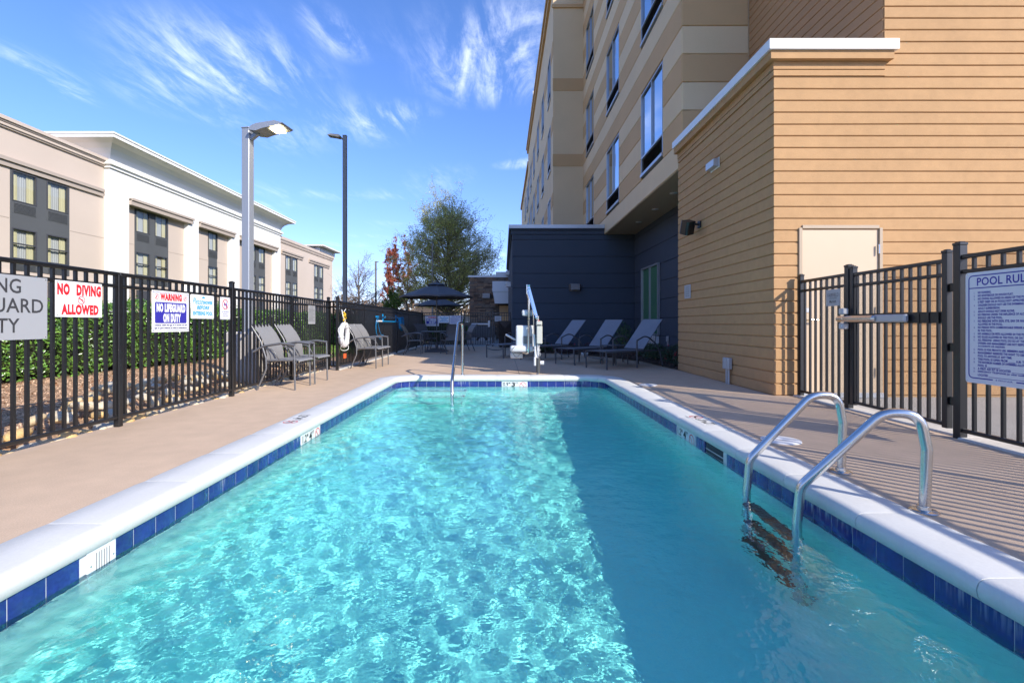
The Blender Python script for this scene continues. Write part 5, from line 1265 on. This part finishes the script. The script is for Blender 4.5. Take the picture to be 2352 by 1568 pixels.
def umbrella(x, y, z0, label, apex, rim, r):
    u = empty('patio_umbrella', (x, y, z0), label=label, cat='umbrella', group='charcoal market umbrellas')
    MB().tube([(0, 0, .05), (0, 0, apex-.02)], .021, 12).build('pole', M['frame dark'], u, smooth=True, angle=50)
    MB().box(-.36, .36, -.36, .36, 0, .045, c=.012).box(-.29, .29, -.29, .29, .045, .085, c=.012).box(-.2, .2, -.2, .2, .085, .12, c=.012).lathe([(.05, .12), (.05, .30), (.03, .32)], n=14).build('base', M['frame dark'], u)
    n = 8; rings = 7; vs = []; a0 = R(12)
    for k in range(rings+1):
        t = k/rings; rr_ = .22+(r-.22)*t; z = apex-.13-(apex-.13-rim)*(t**1.12)
        for j in range(n*4):
            a = a0+2*math.pi*j/(n*4); ph = (j % 4)/4; d = math.sin(math.pi*ph); f = math.cos(math.pi/n)/math.cos((a-a0) % (2*math.pi/n)-math.pi/n)
            vs.append((rr_*f*math.cos(a), rr_*f*math.sin(a), z - .0*d - d*.035*t*(1-t)*2 + (.03*d if k == rings else 0)))
    m_ = n*4
    fs = [(k*m_+j, k*m_+(j+1) % m_, (k+1)*m_+(j+1) % m_, (k+1)*m_+j) for k in range(rings) for j in range(m_)]
    # short valance
    b = len(vs); vs += [(vs[rings*m_+j][0]*1.0, vs[rings*m_+j][1]*1.0, vs[rings*m_+j][2]-.05) for j in range(m_)]; fs += [(rings*m_+j, rings*m_+(j+1) % m_, b+(j+1) % m_, b+j) for j in range(m_)]
    MB().add(vs, fs).build('canopy', M['canopy'], u, smooth=True, angle=15)
    cap = []; 
    for j in range(m_):
        a = a0+2*math.pi*j/m_; f = math.cos(math.pi/n)/math.cos((a-a0) % (2*math.pi/n)-math.pi/n); cap.append((.36*f*math.cos(a), .36*f*math.sin(a), apex-.125+.02*math.sin(math.pi*(j % 4)/4)))
    cap.append((0, 0, apex)); MB().add(cap, [(j, (j+1) % m_, m_) for j in range(m_)]).build('vent_cap', M['canopy'], u)
    MB().lathe([(.03, apex-.01), (.03, apex+.02), (.012, apex+.05), (.0, apex+.06)], n=12).build('finial', M['frame dark'], u, smooth=True)
    for j in range(n):
        a = a0+2*math.pi*j/n; MB().tube([(.03*math.cos(a), .03*math.sin(a), apex-.15), (r*math.cos(a), r*math.sin(a), rim-.012)], .009, 5).tube([(.03*math.cos(a), .03*math.sin(a), rim-.08), (.6*r*math.cos(a), .6*r*math.sin(a), rim+(apex-.15-rim)*.42)], .007, 5).build('rib', M['frame dark'], u)
    return u
umbrella(-2.235, 16.15, DZ, 'near charcoal umbrella over the patio table by the left fence', 2.36, 1.85, 1.25)
umbrella(-3.28, 24.4, -.02, 'far charcoal umbrella beyond the rear fence', 2.36, 1.88, 1.25)
# patio beyond the rear gate: grill trolley and a parked pale car behind the hedge
gl_ = empty('patio_bench', (-1.15, 24.6, -.02), R(4), label='dark wicker storage bench on legs seen through the rear gate', cat='bench')
MB().box(-.85, .75, -.3, .3, .26, .84, c=.02).build('body', M['frame dark'], gl_)
for x in (-.75, .65):
    for y in (-.24, .24): MB().box(x-.03, x+.03, y-.03, y+.03, 0, .26).build('leg', M['frame dark'], gl_)
car = empty('parked_car', (-2.6, 28.2, -.35), 0, label='pale silver parked car glimpsed through the rear fence', cat='car')
M['car paint'] = mat('silver car paint', (.45, .50, .55), .25, metal=.5, coat=.6); M['tyre'] = mat('tyre rubber', (.015, .015, .015), .8)
bodyp = [(-2.2, .28), (-2.25, .62), (-2.1, .80), (-1.35, .92), (-.75, 1.36), (.55, 1.40), (1.25, .98), (2.05, .88), (2.2, .62), (2.15, .28)]
MB().prism(bodyp, -.85, .85, 'y').build('body', M['car paint'], car, smooth=True, angle=25)
MB().prism([(-1.22, .94), (-.72, 1.30), (-.15, 1.33), (-.15, .95)], -.86, -.851, 'y').prism([(-.05, .95), (-.05, 1.33), (.50, 1.33), (1.05, .98)], -.86, -.851, 'y').build('window', M['dark'], car)
for x in (-1.4, 1.4):
    w = MB().lathe([(.31, -.1), (.33, -.06), (.33, .06), (.31, .1)], n=20).xf(Matrix.Translation((x, -.80, .33)) @ Matrix.Rotation(R(90), 4, 'X')).build('wheel', M['tyre'], car, smooth=True, angle=40)
    MB().lathe([(.19, -.005), (.19, .005)], n=14).xf(Matrix.Translation((x, -.905, .33)) @ Matrix.Rotation(R(90), 4, 'X')).build('rim', M['grey metal'], w)
# wicker cabinet beside the navy wall
wc = empty('wicker_panel', (.06, 19.0, DZ), 0, label='dark brown woven wicker cabinet standing beside the navy wall', cat='cabinet')
M['wicker'] = mat('dark brown wicker', (.055, .038, .03), .6)
MB().box(-.235, .27, 0, .38, .06, 1.06, c=.01).build('cabinet_body', M['wicker'], wc)
mb = MB()
for k in range(-12, 34):
    for s in (-1, 1):
        x0, x1 = (-.23, .018) if s < 0 else (.018, .265); z = .07+k*.03
        a = [x0, z + (.26 if s > 0 else 0)]; b = [x1, z + (.26 if s < 0 else 0)]
        if s < 0: a[1], b[1] = z+.26, z
        else: a[1], b[1] = z, z+.26
        if min(a[1], b[1]) < .08 or max(a[1], b[1]) > 1.04: continue
        mb.tube([(a[0], -.004, a[1]), (b[0], -.004, b[1])], .008, 4)
mb.build('weave', M['wicker'], wc, kind='stuff'); MB().box(-.2, .24, .04, .34, 0, .06).build('plinth', M['dark'], wc)
# loungers
def make_lounger(label):
    c = empty('sun_lounger', label=label, cat='sun lounger', group='sling sun loungers in front of the navy wall'); fm = M['frame dark']
    for s in (-1, 1):
        y = s*.30
        MB().tube([(0.03, y, .355), (1.86, y, .355)], .017, 8, squash=.8).build('side_rail', fm, c, smooth=True, angle=50)
        MB().tube(bez([((.03, y, .36), .0), ((.05, y*1.02, .0), 0)], 3), .018, 8).build('leg', fm, c, smooth=True, angle=50)
        ya = s*.345
        MB().tube([(.90, ya, 0), (.90, ya, .585)], .018, 8).build('arm_post', fm, c, smooth=True, angle=50)
        MB().tube(bez([((.90, ya, .585), 0), ((1.18, ya, .70), .35), ((1.52, ya, .50), .3), ((1.62, ya, .36), .1), ((1.74, ya, 0), 0)], 6), .016, 8, squash=1.2).build('arm', fm, c, smooth=True, angle=50)
    MB().tube([(.04, .30*t/6, .27-.05*(1-(t/6)**2)) for t in range(-6, 7)], .013, 8).build('crossbar', fm, c, smooth=True)
    MB().tube([(1.15, -.3, .34), (1.15, .3, .34)], .013, 8).build('crossbar', fm, c, smooth=True)
    for s in (-.26, .26): MB().tube([(1.55, s, .36), (1.62, s, .72)], .009, 6).build('back_support', fm, c, smooth=True)
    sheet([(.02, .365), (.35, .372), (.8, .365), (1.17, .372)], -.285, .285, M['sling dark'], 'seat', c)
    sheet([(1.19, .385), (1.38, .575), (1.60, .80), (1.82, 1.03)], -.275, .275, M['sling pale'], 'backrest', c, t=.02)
    MB().tube([(1.835, -.28, 1.045), (1.835, .28, 1.045)], .012, 8).build('back_rail', fm, c, smooth=True)
    return c
lg = make_lounger('nearest sun lounger with raised pale back, closest to the ochre wall'); 
def lplace(o, x, y, a, label=None):
    o.location = (x, y, DZ); o.rotation_euler = (0, 0, R(a))
    if label: o['label'] = label
lplace(lg, 1.92, 10.0, 33)
lplace(copy_tree(lg), 1.40, 11.05, 38, 'sun lounger with raised pale back, middle one between two others')
lplace(copy_tree(lg), .60, 12.35, 33, 'sun lounger whose raised pale back stands just right of the pool lift')
l4 = copy_tree(lg); lplace(l4, -.25, 13.15, 50, 'leftmost sun lounger lying flat behind the pool lift')
for ch in list(l4.children):
    if ch.name.startswith(('backrest', 'back_rail')):
        ch.matrix_local = Matrix.Translation((1.19, 0, .385)) @ Matrix.Rotation(R(40), 4, 'Y') @ Matrix.Translation((-1.19, 0, -.385))
st = empty('side_table', (2.62, 11.15, DZ), R(35), label='small square side table between the two nearest loungers', cat='table')
MB().box(-.23, .23, -.23, .23, .43, .455, c=.008).build('table_top', M['frame dark'], st)
for x in (-.2, .2):
    for y in (-.2, .2): MB().tube([(x, y, 0), (x, y, .43)], .014, 6).build('leg', M['frame dark'], st)
# ---------------------------------------------------------------- pool lift
LFY = 8.86
lift = empty('pool_lift', (.64, LFY, DZ), label='white and chrome pool access lift with a hanging seat at the far edge', cat='pool lift')
M['sleeve'] = mat('charcoal plastic sleeve', (.07, .07, .07), .4); M['chrome'] = mat('polished chrome', (.75, .74, .72), .14, metal=1); M['lift box'] = mat('beige control box plastic', (.50, .49, .43), .45); M['plastic white'] = mat('glossy white moulded plastic', (.60, .60, .61), .3, coat=.3)
def lp(zx, zy, dy=0): return (zx*.0012-.0673-.64, dy, 1.799-zy*.0012+.012)
def lb(mb, x0, y0, x1, y1, d0, d1, c=.01): a, b = lp(x0, y0), lp(x1, y1); return mb.box(a[0], b[0], d0, d1, a[2], b[2], c=c)
MB().lathe([(.036, .04), (.036, .31), (.03, .315)], (.012, -.04, 0), 18).build('mast_sleeve', M['sleeve'], lift, smooth=True, angle=40)
MB().tube([(.005, 0, -.01), (.005, 0, 1.03)], .021, 12).build('mast', M['plastic white'], lift, smooth=True, angle=50)
MB().lathe([(.03, 0), (.03, .012), (.02, .015)], n=16).build('socket', M['steel'], lift)
lb(MB(), 572, 755, 660, 1030, -.10, -.02).build('battery_box', M['lift box'], lift); lb(MB(), 566, 682, 655, 752, -.11, -.02, c=.012).build('control_head', M['lift box'], lift); lb(MB(), 580, 735, 640, 745, -.115, -.111, c=0).build('slot', M['dark'], lift)
MB().lathe([(.014, 0), (.014, .012), (.01, .016)], (lp(605, 0)[0], -.07, lp(0, 683)[2]), 14).build('stop_button', mat('red button', (.6, .01, .01), .4), lift)
MB().tube([lp(560, 1240, -.02), lp(537, 885, -.02)], .020, 12).tube([lp(562, 1245, -.02), lp(556, 1195, -.02)], .026, 12).build('actuator_body', M['plastic white'], lift, smooth=True, angle=50)
MB().tube([lp(537, 885, -.02), lp(525, 560, -.02)], .011, 10).build('actuator_rod', M['chrome'], lift, smooth=True, angle=50)
MB().bar(lp(578, 620, .0), lp(455, 150, .08), .05, .042).build('boom', M['chrome'], lift); MB().bar(lp(540, 590, -.05), lp(432, 200, .03), .012, .02).build('link_rod', M['chrome'], lift)
MB().box(-.03, .03, -.05, .05, 1.02, 1.09, c=.008).tube([lp(548, 630, -.06), lp(600, 630, -.06)], .014, 8).tube([lp(560, 575, -.05), lp(580, 575, .05)], .016, 8).build('pivot', M['chrome'], lift, smooth=True, angle=40)
MB().box(lp(422, 0)[0], lp(434, 0)[0], .02, .12, lp(0, 265)[2], lp(0, 115)[2], c=.003).tube([lp(420, 128, .05), lp(478, 128, .05)], .012, 8).tube([lp(420, 180, .05), lp(478, 180, .05)], .009, 8).build('boom_head', M['chrome'], lift, smooth=True, angle=40)
MB().tube(bez([(lp(436, 250, .06), 0), (lp(463, 350, .06), .05), (lp(464, 420, .06), .03), (lp(455, 1100, .06), .0), (lp(452, 1190, .08), .05), (lp(375, 1170, .16), 0)], 6), .0215, 14).build('hanger_pipe', M['chrome'], lift, smooth=True, angle=60)
def rbox(x0, y0, x1, y1, d0, d1, name, m, c=.03):
    a, b = lp(x0, y0), lp(x1, y1); o = MB().box(a[0], b[0], d0, d1, b[2], a[2]).build(name, m, lift); bv = o.modifiers.new('round', 'BEVEL'); bv.width = c; bv.segments = 4; o.data.polygons.foreach_set('use_smooth', [True]*6); return o
rbox(354, 506, 522, 600, .09, .16, 'headrest', M['plastic white'], .03); rbox(260, 748, 548, 1095, .13, .20, 'seat_back', M['plastic white'], .03); rbox(170, 1066, 545, 1166, .08, .50, 'seat_pan', M['plastic white'], .04)
o = rbox(180, 1188, 378, 1275, .30, .62, 'footrest', M['plastic white'], .02); rbox(532, 1235, 566, 1370, -.06, .05, 'leg_pad', M['plastic white'], .012)
lb(MB(), 376, 916, 434, 1036, .118, .128, 0).build('back_plate', M['frame grey'], lift); lb(MB(), 470, 916, 512, 1036, .118, .128, 0).build('back_plate', M['frame grey'], lift)
MB().tube([lp(432, 1075, .1), lp(130, 905, .34)], .013, 10).tube([lp(240, 970, .25), lp(108, 898, .36)], .020, 10).build('armrest', M['plastic white'], lift, smooth=True, angle=50); MB().tube([lp(470, 1080, .1), lp(535, 1025, .3)], .013, 10).build('armrest', M['chrome'], lift, smooth=True, angle=50)
MB().tube([(.05, -.0, .22), (.12, 0, .22)], .04, 14).build('knob', M['plastic white'], lift, smooth=True, angle=50)
for k in range(3): MB().tube(bez([(lp(590+k*18, 1030, -.05), 0), (lp(580+k*16, 1100, -.06), .03), (lp(640-k*12, 1120+k*10, -.06), .03), (lp(600, 1150+k*20, -.05), .02), (lp(645-k*18, 1190, -.06), .03), (lp(612, 1240, -.02), 0)], 5), .0035, 6).build('cable', M['plastic white'], lift, smooth=True)
MB().tube(bez([(lp(240, 1075, .05), 0), (lp(190, 1140, .05), .05), (lp(260, 1260, .1), .06), (lp(350, 1180, .2), 0)], 6), .004, 6).build('strap', M['dark'], lift, smooth=True)
# ---------------------------------------------------------------- life ring, ropes, poles on the fence
lr = empty('life_ring', (-3.27, 9.84, .70), 0, label='white life ring with white cord hanging on the left fence post', cat='life ring')
pts = [(0, .19*math.sin(R(a)), .215*math.cos(R(a))) for a in range(0, 360, 12)]
MB().tube(pts, .052, 14, closed=True).build('ring_body', mat('off white vinyl', (.62, .62, .64), .45), lr, smooth=True)
M['rope white'] = mat('white cord', (.7, .7, .68), .8); M['rope yellow'] = mat('yellow rope', (.85, .55, .02), .7)
mb = MB()
for k in range(4):
    a0 = 45+90*k; mb.tube([(0.01+.045*math.sin(R(t*4)), (.25+.03*math.sin(R(t*2)))*math.sin(R(a0+t)), (.28+.04*math.sin(R(t*2)))*math.cos(R(a0+t))) for t in range(0, 91, 9)], .006, 6)
mb.build('grab_cord', M['rope white'], lr, smooth=True)
for k in range(3):
    a = 20+120*k; q = R(a); MB().tube([(.056*math.sin(R(t)), (.19+.056*math.cos(R(t)))*math.sin(q), (.215+.056*math.cos(R(t)))*math.cos(q)) for t in range(0, 360, 30)], .010, 5, closed=True).build('cord_band', M['rope white'], lr, smooth=True)
rp = empty('throw_rope', (-3.29, 9.82, 1.1), 0, label='yellow and white throw rope knotted above the life ring', cat='rope')
r_ = random.Random(5)
for k in range(5):
    pts = [(r_.uniform(0, .04), -.04+r_.uniform(-.03, .03), .07)]
    for j in range(6): pts.append((r_.uniform(-.0, .06), (-1)**j*r_.uniform(.02, .07)+.04*(j/6), .05-j*.045-r_.uniform(0, .02)))
    MB().tube(bez([(p, .03) for p in pts], 4), .0065, 6).build('rope_loop', M['rope yellow'], rp, smooth=True)
MB().tube(bez([((0, -.06, .12), 0), ((.02, -.05, -.02), .05), ((.03, .02, -.1), .05), ((.02, .0, -.25), 0)], 5), .008, 6).tube([(0, -.02, .02), (.03, .01, .09), (.04, .07, .14)], .007, 6).build('rope_tail', M['rope white'], rp, smooth=True)
fl = empty('rescue_float', (-3.30, 9.98, .26), 0, label='small orange marker hanging under the life ring', cat='marker'); MB().box(-.01, .01, -.07, .07, -.05, .05, c=.004).build('tag_plate', mat('orange plastic', (.75, .12, .03), .5), fl)
M['blue plastic'] = mat('bright blue plastic', (.0, .26, .60), .4)
sp = empty('shepherd_pole', (-3.27, 12.4, 1.115), 0, label='upper silver telescopic pole held by blue hooks on the left fence', cat='pole')
MB().tube([(0, 0, 0), (.0, 3.35, 0)], .016, 10).build('shaft', M['steel'], sp, smooth=True, angle=50); MB().tube([(0, -.06, 0), (0, .12, 0)], .021, 10).build('grip', M['blue plastic'], sp, smooth=True, angle=50)
for y in (.75, 2.35): MB().box(-.05, -.02, y-.02, y+.02, -.15, .08, c=.005).tube([(-.03, y, -.02), (.03, y, -.02), (.03, y, .03)], .009, 6).build('hook', M['blue plastic'], sp)
nt_ = empty('leaf_net', (-3.26, 12.5, 1.0), 0, label='lower pole with bright blue leaf skimmer net and hanging blue cord', cat='pool net')
MB().tube([(0, .0, 0), (0, 2.6, -.01)], .016, 10).build('shaft', M['blue plastic'], nt_, smooth=True, angle=50); MB().tube([(0, -.1, 0), (0, .35, 0)], .024, 10).build('grip', M['white'], nt_, smooth=True, angle=50)
MB().prism([(2.45, .12), (2.95, .15), (3.0, -.1), (2.85, -.30), (2.6, -.22)], -.02, .06, 'x').build('net_bag', M['blue plastic'], nt_)
MB().tube(bez([((.02, 0, .1), 0), ((.03, -.32, .05), .2), ((.02, -.32, -.32), .3), ((.03, .12, -.48), .2), ((.03, .38, -.36), 0)], 8), .007, 6).tube(bez([((.02, 0, .06), 0), ((.03, -.2, -.0), .2), ((.02, .15, -.35), .3), ((.03, .4, -.38), 0)], 8), .006, 6).build('cord', M['blue plastic'], nt_, smooth=True)
# ---------------------------------------------------------------- lamp posts
M['galv'] = mat('silver grey painted pole', (.30, .32, .36), .4, metal=.3); M['bronze pole'] = mat('dark grey pole', (.20, .19, .18), .45, metal=.2)
def light_pole(x, y, z0, h, w, m, label, hd, rz, lit=False, s=1.0):
    e = empty('street_lamp', (x, y, z0), R(rz), label=label, cat='street lamp')
    MB().box(-w/2, w/2, -w/2, w/2, 0, h, c=.008).build('pole', m, e); MB().box(-w/2-.006, w/2+.006, -w/2-.006, w/2+.006, h, h+.02, c=.004).build('pole_cap', m, e)
    head = MB().prism([(w/2+.05*s, -.02*s), (w/2+.10*s, .045*s), (w/2+.20*s, .07*s), (w/2+.52*s, .075*s), (w/2+.66*s, .02*s), (w/2+.62*s, .0), (w/2+.30*s, -.025*s), (w/2+.18*s, -.05*s)], -.16*s, .16*s, 'y')
    o = head.xf(Matrix.Translation((0, 0, h-.06*s)) @ Matrix.Rotation(R(-4), 4, 'Y')).build('lamp_head', m, e)
    MB().bar((w/2-.01, 0, h-.16*s), (w/2+.12*s, 0, h-.07*s), .07*s, .06*s).build('bracket', m, e)
    if lit:
        M['led'] = mat('lit led lens', (1, .9, .7), .4, emit=(1, .80, .42, 14))
        for yy in (-.10, .01): MB().box(w/2+.40*s, w/2+.56*s, yy*s, (yy+.085)*s, h-.058*s, h-.052*s).xf(Matrix.Translation((0, 0, -.0))).build('led_panel', M['led'], e)
    return e
light_pole(-4.27, 8.0, .0, 4.18, .135, M['galv'], 'near thick silver lamp post with its lit lamp head against the sky', 0, -8, lit=True)
pd = empty('lamp_footing', (-4.27, 8.0, -.1), 0, label='rust stained square concrete footing under the near lamp post', cat='footing')
M['rusty concrete'] = world_coords(mat('stained concrete', (.47, .43, .38), .9, noise=[(2, .15), (40, .08)], bump=(60, .002)))
MB().box(-.25, .25, -.25, .25, 0, .90, c=.03).build('concrete_block', M['rusty concrete'], pd)
light_pole(-5.62, 17.0, -.05, 7.65, .13, M['bronze pole'], 'second taller dark lamp post behind the left fence', 0, 180, s=.8)
light_pole(-13.3, 50, -.05, 7.5, .16, M['bronze pole'], 'distant dark lamp post standing before the bare tree', 0, 90, s=.9)
light_pole(-5.45, 37, -.05, 7.5, .13, M['bronze pole'], 'distant lamp post in front of the large green tree', 0, 180, s=.9)
# ---------------------------------------------------------------- trees
def tree(name, x, y, z0, h, rx, crown0, trunk_r, label, leaf, n_limb, n_leaf, s0, s1, seed, rise=.8, twig=5, shape=1.0, bare=False):
    e = empty(name, (x, y, z0), label=label, cat='tree'); rs = np.random.RandomState(seed); mb = MB(); tips = []
    H = h
    tr = [(0, 0, 0), (.02*h*rs.normal()*.3, .0, h*.3), (.1*rs.normal(), .1*rs.normal(), h*.62), (.1*rs.normal(), 0, h*.93)]
    MB().tube(bez([(p, .5) for p in tr], 3), [trunk_r*max(.08, 1-.95*i/11) for i in range(12)][:len(bez([(p, .5) for p in tr], 3))], 9).build('trunk', M['bark'], e, smooth=True)
    for k in range(n_limb):
        t = rs.uniform(0, 1)**.9; zb = h*(crown0*.75+(.92-crown0*.75)*t*.8); a = k*2.399+rs.normal()*.3
        # target on an egg-shaped crown
        q = rs.uniform(0, 1); zt = h*(crown0+(1-crown0)*min(1, max(0, t*.75+.30*q))); u = (zt/h-crown0)/(1-crown0)
        rad = rx*(math.sin(math.pi*min(.97, max(.06, (1-(1-u)**1.0)*.80+.16)))**.65)*rs.uniform(.72, 1.08)*(1-.35*u*shape)
        base = np.array([0, 0, zb*.98 if zb < zt else zt*.85]); tip = np.array([rad*math.cos(a), rad*math.sin(a), zt])
        mid = base*.5+tip*.5; mid[2] += rise*.10*h*(1-.5*u) * (-.3 if u > .6 else -.15); mid[:2] *= 1.05
        P = [base*(1-s)**2+mid*2*s*(1-s)+tip*s*s for s in (0, .2, .4, .6, .8, 1)]
        r0 = trunk_r*.28*(1-.5*t)
        mb.tube([tuple(p) for p in P], [max(.008, r0*(1-s*.9)) for s in (0, .2, .4, .6, .8, 1)], 5, cap=False)
        for j in range(twig):
            s = rs.uniform(.3, 1); b = base*(1-s)**2+mid*2*s*(1-s)+tip*s*s; L_ = rx*rs.uniform(.16, .42); d = (tip-base)/np.linalg.norm(tip-base)*.6+rs.normal(size=3)*.55+np.array([0, 0, .35*rise]); d /= np.linalg.norm(d)
            c = b+d*L_; m_ = (b+c)/2+rs.normal(size=3)*L_*.08; mb.tube([tuple(b), tuple(m_), tuple(c)], [max(.012, r0*.22), max(.009, r0*.14), .006], 4, cap=False)
            tips.append((b, c))
            for _ in range(2 if not bare else 4):
                s2 = rs.uniform(.3, 1); b2 = b+(c-b)*s2; c2 = b2+(d*.5+rs.normal(size=3)*.5)*L_*.5; mb.tube([tuple(b2), tuple(c2)], [.010, .005], 3, cap=False); tips.append((b2, c2))
    mb.build('branches', M['bark'], e, recalc=False, kind='stuff')
    if n_leaf:
        idx = rs.randint(0, len(tips), n_leaf); w = rs.uniform(.1, 1.1, n_leaf)[:, None]; A = np.array([t[0] for t in tips])[idx]; B = np.array([t[1] for t in tips])[idx]
        P = A+(B-A)*w+rs.normal(size=(n_leaf, 3))*rx*.028; v, f = leaves(P, s0, s1, seed, aspect=.45, droop=.3); link(np_mesh('crown', v, f, leaf), 'crown', e, kind='stuff')
    return e
M['oak leaf'] = leaf_mat('olive green leaf', (.56, .56, .18), .5, .4, .4, trans=.55); M['red leaf'] = leaf_mat('russet leaf', (.45, .15, .10), .6, .4, .3, trans=.35)
M['orange leaf'] = leaf_mat('orange leaf', (.40, .14, .05), .6, .4, .3, trans=.35); M['pine leaf'] = leaf_mat('bright evergreen leaf', (.14, .22, .04), .5, .4, .4, trans=.2); M['brown leaf'] = leaf_mat('brown winter leaf', (.20, .13, .08), .7, .4, .3)
tree('oak_tree', -4.55, 40, -.05, 11.0, 4.6, .17, .27, 'large green willow oak behind the umbrellas', M['oak leaf'], 170, 66000, .08, .15, 11, rise=1, twig=7)
tree('maple_tree', -12.6, 55, -.05, 11.6, 1.35, .22, .12, 'slender red leaved tree left of the large green tree', M['red leaf'], 55, 9000, .14, .26, 12, rise=1.3, twig=5)
tree('maple_tree', -10.8, 54, -.05, 10.8, 1.5, .15, .12, 'thin orange tree half hidden by the large green tree', M['orange leaf'], 45, 5500, .13, .24, 13, rise=1.3, twig=5)
tree('bare_tree', -13.9, 46, -.05, 7.6, 2.8, .15, .15, 'bare leafless tree beside the distant lamp post', M['brown leaf'], 60, 350, .10, .16, 14, rise=1.0, twig=7, bare=True)
tree('evergreen_shrub', -10.6, 46, -.05, 4.1, 1.35, .05, .10, 'round bright green evergreen at the foot of the red tree', M['pine leaf'], 50, 9000, .10, .18, 15, rise=.6)
tree('bare_tree', -6.9, 58, -.05, 6.5, 2.2, .2, .11, 'thin brown tree between the umbrellas and the road', M['brown leaf'], 24, 2500, .10, .2, 16, bare=True)
# far woods and rooftops that read as one mass
mb = MB(); pts = []
rs = np.random.RandomState(9)
for _ in range(9000):
    x = rs.uniform(-48, 12); y = rs.uniform(105, 125); h = 5.6+1.3*math.sin(x*.31)+.9*math.sin(x*.83+1); pts.append((x, y, rs.rand()**.7*h))
v, f = leaves(pts, .35, .8, 9, aspect=.9); link(np_mesh('distant_woods', v, f, M['brown leaf']), 'distant_woods', kind='stuff', label='low brown winter woods beyond the road')
ww = empty('boundary_wall', (-9, 62, -.05), 0, label='low pale wall by the road seen under the umbrellas', cat='wall'); MB().box(-9, 6.5, 0, .3, 0, 2.0).build('wall_face', M['kerb'], ww); MB().box(-9.05, 6.55, -.05, .35, 2.0, 2.1).build('wall_cap', M['kerb'], ww)
hs = empty('brown_house', (-14.5, 92, -.05), 0, label='low brown roofed house far beyond the road', cat='house'); MB().box(-4, 4, 0, 6, 0, 2.6).build('wall', M['tan'], hs); MB().prism([(-4.6, 2.6), (4.6, 2.6), (0, 4.8)], -.4, 6.4, 'y').build('roof', mat('brown shingle roof', (.10, .075, .06), .9), hs)
for k, (px, pz) in enumerate(((-8.0, 4.75), (-6.6, 4.2))):
    t = empty('traffic_light', (px*1.42, 66, pz), 0, label=('left yellow traffic light hanging over the road', 'right yellow traffic light hanging over the road')[k], cat='traffic light')
    MB().box(-.17, .17, -.12, .12, -.5, .5, c=.02).build('signal_case', mat('yellow signal paint', (.75, .42, .02), .5), t)
    mb = MB(); [mb.tube([(0, -.12, z), (0, -.2, z)], .1, 10) for z in (-.3, 0, .3)]; mb.build('signal_lens', M['dark'], t)
    MB().tube([(0, 0, .5), (0, 0, 1.2)], .015, 5).build('hanger', M['dark'], t)
